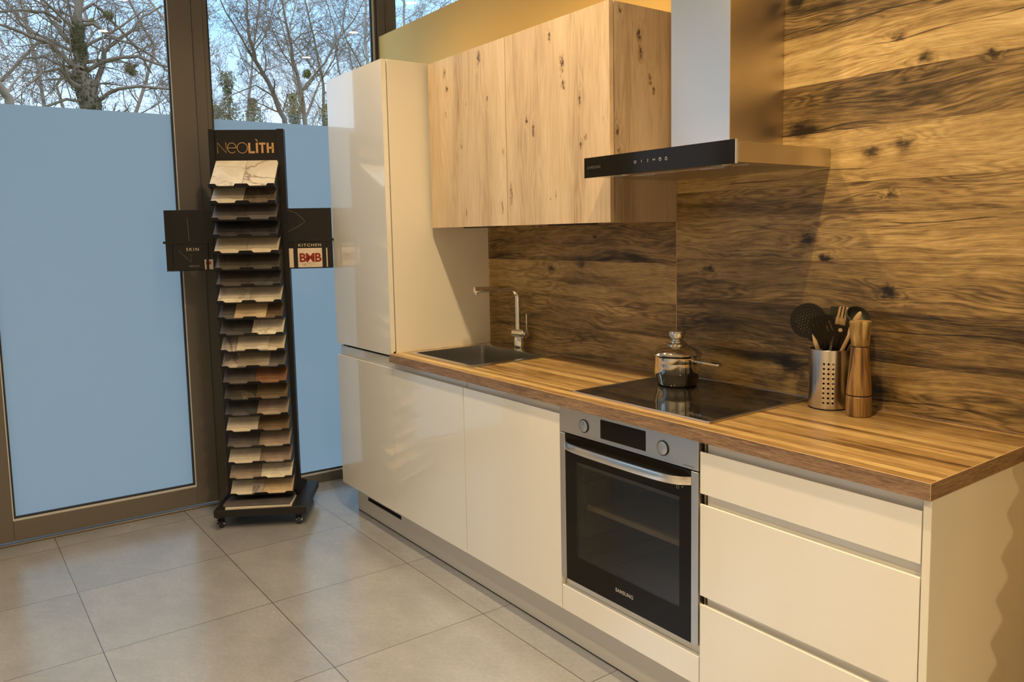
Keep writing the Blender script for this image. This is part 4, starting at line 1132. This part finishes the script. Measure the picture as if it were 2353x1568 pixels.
lettering('lettering', 'SKIN', .0215, M['pale_gold'], b, (-.336, y0 - .0053, 1.366), (1, 0, 0), (0, 0, 1), 1.35, .0002, width=.060)
lettering('lettering', 'NEOLITH', .0105, M['goldthin'], b, (-.325, y0 - .0053, 1.2865), (1, 0, 0), (0, 0, 1), 1.1, .0002, width=.048)
bm = bmesh.new(); yo = Vector((0, y0 - .0053, 0))
stroke_into(bm, [(-.322, 1.53), (-.318, 1.40)], .0012, yo, XD, ZD, .0003); stroke_into(bm, [(-.315, 1.35), (-.314, 1.31), (-.372, 1.368)], .0012, yo, XD, ZD, .0003)
obj('thin_lines', bm, M['goldthin'], b)
b2, y0 = side_board(.150, .378, 'sample_folder', 'black folder marked KITCHEN held at the right side of the stone stand', 'KITCHEN', False)
lettering('lettering', 'KITCHEN', .0195, M['pale_gold'], b2, (.2085, y0 - .0053, 1.3765), (1, 0, 0), (0, 0, 1), 1.28, .0002, width=.112)
bm = bmesh.new(); stroke_into(bm, [(.152, 1.560), (.176, 1.557), (.205, 1.545), (.231, 1.522), (.248, 1.501), (.226, 1.485), (.20, 1.471), (.152, 1.447)], .0014, yo, XD, ZD, .0003)
obj('thin_lines', bm, M['goldthin'], b2)
M['paper'] = plain('cream_paper', (.70, .58, .46), .7); M['red'] = plain('red_print', (.46, .045, .025), .6); M['paperline'] = plain('brown_print', (.30, .20, .12), .6)
def leaflet(x0, x1, z0, z1, label, wide, yy):
    o = thing('leaflet', label, 'leaflet', SO, SR)
    BX('sheet', [((x0, yy - .0008, z0), (x1, yy, z1))], M['paper'], o, .0002)
    if wide:
        cx = .266
        me = text_mesh('BMB', .060, .90, .0003, .0018, 'CENTER')
        me.transform(Matrix(((1.02, 0, 0, cx), (0, 0, 0, yy - .0013), (0, 1, 0, z1 - .068), (0, 0, 0, 1)))); me.materials.clear(); me.materials.append(M['red']); link('logo', me, o)
        bm = bmesh.new(); rng = random.Random(7)
        for i in range(26):
            xa = cx - .045 + rng.random() * .085; za = z0 + .004 + rng.random() * .020
            stroke_into(bm, [(xa, za), (xa + .012 + .006 * rng.random(), za + .008 * rng.random())], .0009, Vector((0, yy - .001, 0)), XD, ZD, .0002)
        obj('small_print', bm, M['paperline'], o)
    else:
        BX('logo', [((x0 + .006, yy - .0012, z1 - .025), (x1 - .010, yy - .0009, z1 - .010))], M['red'], o, .0001)
    return o
leaflet(.153, .352, 1.272, 1.368, 'wide cream leaflet with red BMB letters in front of the KITCHEN folder', True, y0 - .0058)
leaflet(-.250, -.209, 1.272, 1.322, 'small white card with a red mark in front of the SKIN folder', False, y0 - .0058)

# ------------------------------------------------------------------ outside
o = BX('ground', [((-90, -70, -.35), (-.75, 90, -.3))], M['lawn'], kind='structure')
rng = random.Random(42)

def rand_perp(d, r):
    v = Vector((r.gauss(0, 1), r.gauss(0, 1), r.gauss(0, 1))); v -= d * v.dot(d)
    return v.normalized()
class TreeB:
    def __init__(s, seed): s.v = []; s.f = []; s.r = random.Random(seed)
    def tube(s, pts, rads, n):
        prev = None; base0 = len(s.v)
        for i, p in enumerate(pts):
            d = (pts[min(i + 1, len(pts) - 1)] - pts[max(i - 1, 0)]).normalized()
            a = d.orthogonal().normalized() if prev is None else (prev - d * prev.dot(d)).normalized()
            prev = a; b = d.cross(a)
            for k in range(n):
                q = 2 * PI * k / n
                s.v.append(p + (a * math.cos(q) + b * math.sin(q)) * rads[i])
        for i in range(len(pts) - 1):
            for k in range(n):
                A = base0 + i * n + k; B = base0 + i * n + (k + 1) % n
                s.f.append((A, B, B + n, A + n))
    def branch(s, p, d, L_, r_, lvl, cnt, wander=.18, upb=.06, sides=None):
        R_ = s.r; nseg = (7, 6, 5, 4, 3, 2)[min(lvl, 5)]
        pts = [Vector(p)]; d = d.normalized(); dirs = [d]
        for i in range(nseg):
            d = (d + rand_perp(d, R_) * wander * R_.random() * 1.6 + Vector((0, 0, upb))).normalized()
            pts.append(pts[-1] + d * L_ / nseg); dirs.append(d)
        rads = [max(r_ * (1 - .8 * i / nseg), .0030) for i in range(nseg + 1)]
        s.tube(pts, rads, (7, 6, 5, 4, 3, 3)[min(lvl, 5)])
        if lvl < len(cnt):
            s.children(pts, dirs, L_, rads, lvl, cnt, wander, upb)
    def children(s, pts, dirs, L_, rads, lvl, cnt, wander, upb):
        R_ = s.r
        for c in range(cnt[lvl]):
            tt = .15 + .85 * (c + R_.random()) / cnt[lvl]
            fi = tt * (len(pts) - 1); i = min(int(fi), len(pts) - 2); fr = fi - i
            q = pts[i].lerp(pts[i + 1], fr); dd = dirs[i]
            nd = (dd * (.55 + .4 * R_.random()) + rand_perp(dd, R_) * (.6 + .5 * R_.random())).normalized()
            ln = L_ * (.30 + .32 * R_.random()) * (1.15 - .5 * tt)
            s.branch(q, nd, ln, max(rads[i] * .5, .003), lvl + 1, cnt, wander * 1.12, upb)
    def limb(s, pts, r0_, r1_, cnt, clen, n=8, depth=1, wander=.2, upb=.03):
        """a limb whose course is given; side branches grow from it"""
        P_ = []
        for a, b in zip(pts, pts[1:]):
            for k in range(3): P_.append(a.lerp(b, k / 3) + Vector((s.r.uniform(-1, 1), s.r.uniform(-1, 1), s.r.uniform(-1, 1))) * r0_ * .25)
        P_.append(pts[-1])
        m = len(P_); rads = [r0_ + (r1_ - r0_) * i / (m - 1) for i in range(m)]
        s.tube(P_, rads, n)
        dirs = [(P_[min(i + 1, m - 1)] - P_[max(i - 1, 0)]).normalized() for i in range(m)]
        R_ = s.r
        for c in range(cnt[0]):
            tt = .05 + .95 * (c + R_.random()) / cnt[0]; i = min(int(tt * (m - 1)), m - 2)
            q = P_[i].lerp(P_[i + 1], R_.random()); dd = dirs[i]
            nd = (dd * (.3 + .5 * R_.random()) + rand_perp(dd, R_)).normalized()
            s.branch(q, nd, clen * (.6 + .6 * R_.random()), max(rads[i] * .38, .005), depth, [0] * depth + list(cnt[1:]), wander, upb)
    def build(s, name, mat, parent=None):
        me = bpy.data.meshes.new(name); me.from_pydata([tuple(v) for v in s.v], [], s.f); me.materials.append(mat); me.shade_smooth()
        return link(name, me, parent)

def ball(name, c, r, mat, parent, n, seed, leaf=.02):
    b_ = TreeB(seed); R_ = b_.r
    for i in range(n):
        d = Vector((R_.gauss(0, 1), R_.gauss(0, 1), R_.gauss(0, 1))).normalized()
        p = Vector(c); m_ = p + d * r * .5 + rand_perp(d, R_) * r * .15
        for e in range(3):
            e_ = m_ + (d + rand_perp(d, R_) * .7).normalized() * r * (.3 + .35 * R_.random())
            b_.tube([p, m_, e_], [.006, .005, .003], 3)
            for l_ in range(3):
                q = m_.lerp(e_, R_.random()); a1 = rand_perp(d, R_) * leaf; a2 = rand_perp(d, R_) * leaf * .5
                k0 = len(b_.v); b_.v += [q - a1, q + a2, q + a1, q - a2]; b_.f.append((k0, k0 + 1, k0 + 2, k0 + 3))
    return b_.build(name, mat, parent)

def V3(x, yz, jit=0, r=random.Random(1)): return [Vector((x + r.uniform(-1, 1) * jit, a, b)) for a, b in yz]
TG = 'bare winter trees outside the window'
# the big ivy-clad tree
mt_ = thing('bare_tree', 'large bare tree with an ivy-covered trunk seen through the clear top of the glass door', 'tree', (-13, 1.0, -.3), group=TG)
inv = Vector((13, -1.0, .3))
def big():
    B = TreeB(8); jr = random.Random(5)
    def g(yz, dx=0): 
        n = len(yz); return [Vector((-13 + dx * i / max(n - 1, 1) + jr.uniform(-.06, .06), a, b)) + inv for i, (a, b) in enumerate(yz)]
    c4 = (11, 5, 4, 3)
    B.limb(g([(1.25, -.3), (1.15, 2.0), (1.02, 3.5), (.88, 4.14), (.80, 4.5)]), .27, .15, (4, 5, 4, 3), 1.2, 14)
    B.limb(g([(.80, 4.5), (.84, 4.8), (.80, 5.1), (.81, 5.34), (.86, 5.6), (.92, 6.05), (.95, 7.5)]), .11, .05, (14, 6, 4, 3), 1.5, 10)
    for yz, dx, r in (([(.8, 4.52), (.57, 4.69), (.31, 4.88), (-.02, 4.94), (-.4, 5.03), (-.9, 5.06)], 1.0, .05), ([(.79, 4.95), (.6, 5.14), (.52, 5.38), (.44, 5.53), (.3, 5.97)], -.6, .055),
                      ([(.55, 5.40), (.28, 5.46), (-.05, 5.42), (-.38, 5.31), (-.71, 5.14)], .8, .035), ([(.9, 4.53), (1.1, 4.69), (1.37, 4.78), (1.71, 4.83), (1.89, 4.76), (2.34, 4.6), (2.67, 4.46)], .7, .045),
                      ([(.98, 3.95), (1.18, 4.11), (1.34, 4.2), (1.71, 4.25), (2.02, 4.21), (2.33, 4.12), (2.72, 3.92)], 1.2, .04), ([(1.0, 4.15), (1.17, 4.6), (1.27, 4.99), (1.4, 5.12), (1.7, 5.38), (1.86, 5.54), (2.03, 5.78), (2.4, 6.04)], -.5, .055),
                      ([(.83, 5.34), (1.08, 5.41), (1.25, 5.2), (1.46, 5.11), (1.68, 5.06), (1.98, 4.85), (2.31, 4.47)], .5, .035), ([(.86, 5.58), (1.1, 5.81), (1.35, 5.73), (1.63, 5.45), (1.92, 5.16), (2.21, 4.79)], -.8, .03),
                      ([(.74, 4.56), (.43, 4.6), (.2, 4.67), (-.1, 4.6)], .4, .025), ([(.8, 4.33), (.42, 4.49), (.14, 4.34), (-.14, 4.05)], .9, .03), ([(.9, 4.0), (.5, 3.95), (.1, 3.75), (-.4, 3.6)], .9, .03)):
        B.limb(g(yz, dx), r, .016, c4, .85, 7)
    B.build('trunk_and_branches', M['bark'], mt_)
    I = TreeB(77); R_ = I.r
    path = g([(1.18, 1.5), (1.02, 3.5), (.88, 4.14), (.80, 4.5), (.84, 4.8), (.79, 5.05), (.81, 5.35)])
    for i in range(4200):
        f_ = R_.random() ** .8 * (len(path) - 1); k0 = min(int(f_), len(path) - 2); q = path[k0].lerp(path[k0 + 1], f_ - k0)
        d = Vector((R_.gauss(0, 1), R_.gauss(0, 1), R_.gauss(0, .5))).normalized(); q = q + d * ((.20 if k0 < 3 else .10) * (.7 + .7 * R_.random()))
        a1 = rand_perp(d, R_) * .022; a2 = d.cross(a1.normalized()) * .019
        n0 = len(I.v); I.v += [q - a1, q + a2, q + a1, q - a2]; I.f.append((n0, n0 + 1, n0 + 2, n0 + 3))
    I.build('ivy', M['ivy'], mt_)
    for j, (a, b, r) in enumerate(((1.34, 5.61, .10), (1.68, 4.66, .15), (1.06, 5.45, .06))):
        ball('mistletoe', Vector((-13, a, b)) + inv, r, M['mistle'], mt_, 70, 60 + j)
big()

def traced(x, limbs, base, label, seed, mat='bark', cnt=(15, 6, 4, 3), clen=.9, extra=()):
    o = thing('bare_tree', label, 'tree', (x, base, -.3), group=TG)
    iv = Vector((-x, -base, .3)); B = TreeB(seed); jr = random.Random(seed)
    for yz, dx, r0_, r1_ in limbs:
        n = len(yz); r0_ *= .62; r1_ *= .7; B.limb([Vector((x + dx * i / max(n - 1, 1) + jr.uniform(-.05, .05), a, b)) + iv for i, (a, b) in enumerate(yz)], r0_, r1_, cnt, clen, 7)
    B.build('trunk_and_branches', M[mat], o)
    for j, (xx, a, b, r) in enumerate(extra): ball('mistletoe', Vector((xx, a, b)) + iv, r, M['mistle'], o, 70, seed * 3 + j)
    return o
traced(-15, [([(5.9, -.3), (5.6, 2.5), (5.33, 4.21), (5.11, 4.85), (4.76, 5.51), (4.6, 5.98), (4.58, 6.46), (4.57, 7.4)], 0, .13, .03), ([(4.85, 5.32), (4.47, 5.77), (4.2, 6.12), (3.92, 6.37), (3.6, 6.9)], .8, .04, .015),
             ([(5.2, 4.7), (4.6, 4.9), (4.0, 4.6), (3.5, 4.2)], .8, .03, .012), ([(4.7, 5.7), (5.1, 6.2), (5.4, 6.9)], -.6, .03, .012)], 5.9, 'bare tree leaning left, nearest behind the display stand sign', 21, extra=((-15, 3.42, 5.0, .15),))
traced(-14, [([(5.8, -.3), (5.6, 2.5), (5.47, 4.05), (5.38, 4.67), (5.28, 5.29), (5.21, 5.86), (5.1, 6.31), (5.0, 7.4)], 0, .11, .025), ([(5.38, 4.72), (5.65, 5.04), (5.88, 5.35), (6.17, 5.88), (6.51, 6.31), (6.8, 6.9)], .6, .05, .015),
             ([(5.23, 5.76), (5.54, 6.04), (5.97, 6.24), (6.4, 6.2)], -.6, .03, .012), ([(5.3, 5.1), (4.9, 5.5), (4.5, 6.2)], .5, .03, .012)], 5.8, 'slim bare tree with a forked trunk in the middle of the fixed window', 22, extra=((-14, 5.56, 5.12, .12),))
traced(-16, [([(8.3, -.3), (8.15, 3), (8.06, 5.82), (8.04, 6.5), (8.05, 7.06), (8.1, 8.2)], 0, .09, .045)], 8.3, 'pale straight birch at the right edge of the fixed window', 23, 'bark_pale', (22, 5, 4, 3), .8)
traced(-17, [([(7.3, -.3), (7.2, 3), (7.2, 4.52), (7.2, 5.45), (7.07, 6.35), (6.94, 7.01), (6.7, 8.2)], 0, .09, .025), ([(7.15, 5.6), (7.5, 6.2), (7.7, 7.1), (7.8, 8)], .5, .035, .015)], 7.3, 'slim bare tree just left of the tall cupboard top', 24, 'bark', (14, 5, 4, 3), 1.0)
traced(-17, [([(8.2, -.3), (8.1, 3), (7.95, 5.0), (7.7, 5.96), (7.62, 6.41), (7.6, 7.1), (7.4, 7.8)], 0, .06, .02), ([(8.1, 4.6), (8.08, 5.88), (7.98, 6.45), (7.81, 6.9), (7.52, 7.43), (7.3, 8.0)], .3, .035, .014)], 8.2, 'thin twin-stemmed bare tree above the tall cupboard', 25, 'bark_pale', (12, 5, 4, 3), .8)
traced(-11, [([(-.15, -.3), (-.3, 2), (-.48, 3.56), (-.58, 3.8), (-.9, 4.3), (-1.2, 5.2)], 0, .14, .06)], -.15, 'dark trunk cut off by the left edge of the glass door', 26, 'bark', (5, 3, 3, 2), .6)
traced(-14, [([(8.6, -.3), (8.3, 3), (8.12, 5.5), (8.12, 6.5), (8.14, 7.3), (8.2, 8.4)], 0, .08, .03), ([(8.15, 6.3), (8.6, 6.6), (9.1, 7.1), (9.5, 7.4)], .2, .035, .012)], 8.6, 'bare tree seen above the ochre partition right of the window post', 27, 'bark_pale', (16, 6, 4, 3), .9)
# thin background trees
spots_ = [(-20, .3, 'left of the ivy tree'), (-21, 1.3, 'just left of the ivy trunk'), (-19, 2.9, 'just right of the ivy trunk'), (-20, 4.1, 'behind the window post'), (-22, -1.0, 'at the far left'), (-22, 5.6, 'behind the leaning tree'),
          (-23, 7.2, 'between the leaning and the forked tree'), (-22, 8.6, 'behind the forked tree'), (-21, 10.2, 'above the tall cupboard'), (-24, 11.8, 'at the far right'), (-26, 2.5, 'far behind the ivy tree'), (-25, 9.6, 'far behind the slim tree')]
for i, (x_, y_, lb) in enumerate(spots_):
    o = thing('bare_tree', 'thin pale bare background tree ' + lb, 'tree', (x_, y_, -.3), group='thin background trees')
    B = TreeB(100 + i); h_ = 9 + B.r.random() * 3
    path = [Vector((B.r.uniform(-.1, .1) * k, B.r.uniform(-.14, .14) * k, h_ * k / 7)) for k in range(8)]
    B.limb(path, .08, .02, (34, 8, 5, 2), 1.7, 6, 1, .2, .09)
    B.build('trunk_and_branches', M['twig_pale'] if i % 2 else M['twig'], o)
# scrub
for i, (x_, y_, z_, r, lb) in enumerate(((-16, 4.35, 4.95, .42, 'tall dull green conifer clump behind the leaning tree'), (-16, 4.95, 4.3, .5, 'low dull green bush under the leaning tree'), (-15.5, 3.9, 4.1, .4, 'dull green bush just above the stand sign'),
                                         (-17, 6.35, 4.75, .45, 'dull green bush beside the forked tree'), (-17, 7.3, 4.5, .5, 'dull green bush at the left edge of the tall cupboard'))):
    o = thing('evergreen_bush', lb, 'bush', (x_, y_, -.3), group='evergreen clumps outside')
    B = TreeB(300 + i); tz = z_ + .3
    B.limb([Vector((0, 0, 0)), Vector((.05, .03, tz * .5)), Vector((0, 0, tz + r))], .07, .02, (10, 3), .6, 6)
    B.build('trunk', M['bark'], o)
    F = TreeB(330 + i); R_ = F.r
    for q_ in range(5200):
        zf = R_.random(); zz = tz * .25 + (tz + r - tz * .25) * zf; rad = (r * 1.15) * (1 - .55 * zf ** 2) * (R_.random() ** .5) * (.75 + .35 * math.sin(zz * 7 + i))
        a = R_.random() * 2 * PI; q = Vector((math.cos(a) * rad, math.sin(a) * rad, zz)); d = Vector((math.cos(a), math.sin(a), .3)).normalized()
        a1 = rand_perp(d, R_) * .04; a2 = rand_perp(d, R_) * .018
        n0 = len(F.v); F.v += [q - a1, q + a2, q + a1, q - a2]; F.f.append((n0, n0 + 1, n0 + 2, n0 + 3))
    F.build('foliage', M['scrub'], o)

# ------------------------------------------------------------------ second sample rack, right of the end panel; its stepped trays throw the wavy shadow
rk = thing('sample_rack', 'black leaning rack of stepped sample trays standing right of the end panel', 'display rack', (3.46, .135, 0))
BX('base', [((-.20, -.24, .0), (.20, .23, .035))], K, rk, .002)
def ry(z): return -.235 + .19 * z
for xx in (-.17, .14):
    bm = bmesh.new(); prism_into(bm, [(ry(.03) + .12, .035), (ry(.03) + .16, .035), (ry(1.7) + .13, 1.70), (ry(1.7) + .10, 1.70)], 'x', xx, xx + .03)
    obj('post', bm, K, rk)
bm = bmesh.new(); prism_into(bm, [(ry(.05) + .13, .05), (ry(.05) + .134, .05), (ry(1.68) + .117, 1.68), (ry(1.68) + .113, 1.68)], 'x', -.14, .14)
obj('back_panel', bm, K, rk)
for k in range(17):
    z_ = .18 + k * .088; y_ = ry(z_)
    bm = bmesh.new(); prism_into(bm, [(y_, z_), (y_ + .004, z_ - .004), (y_ + .115, z_ + .062), (y_ + .112, z_ + .068), (y_ + .004, z_ + .006)], 'x', -.15, .15)
    obj('tray', bm, K, rk)
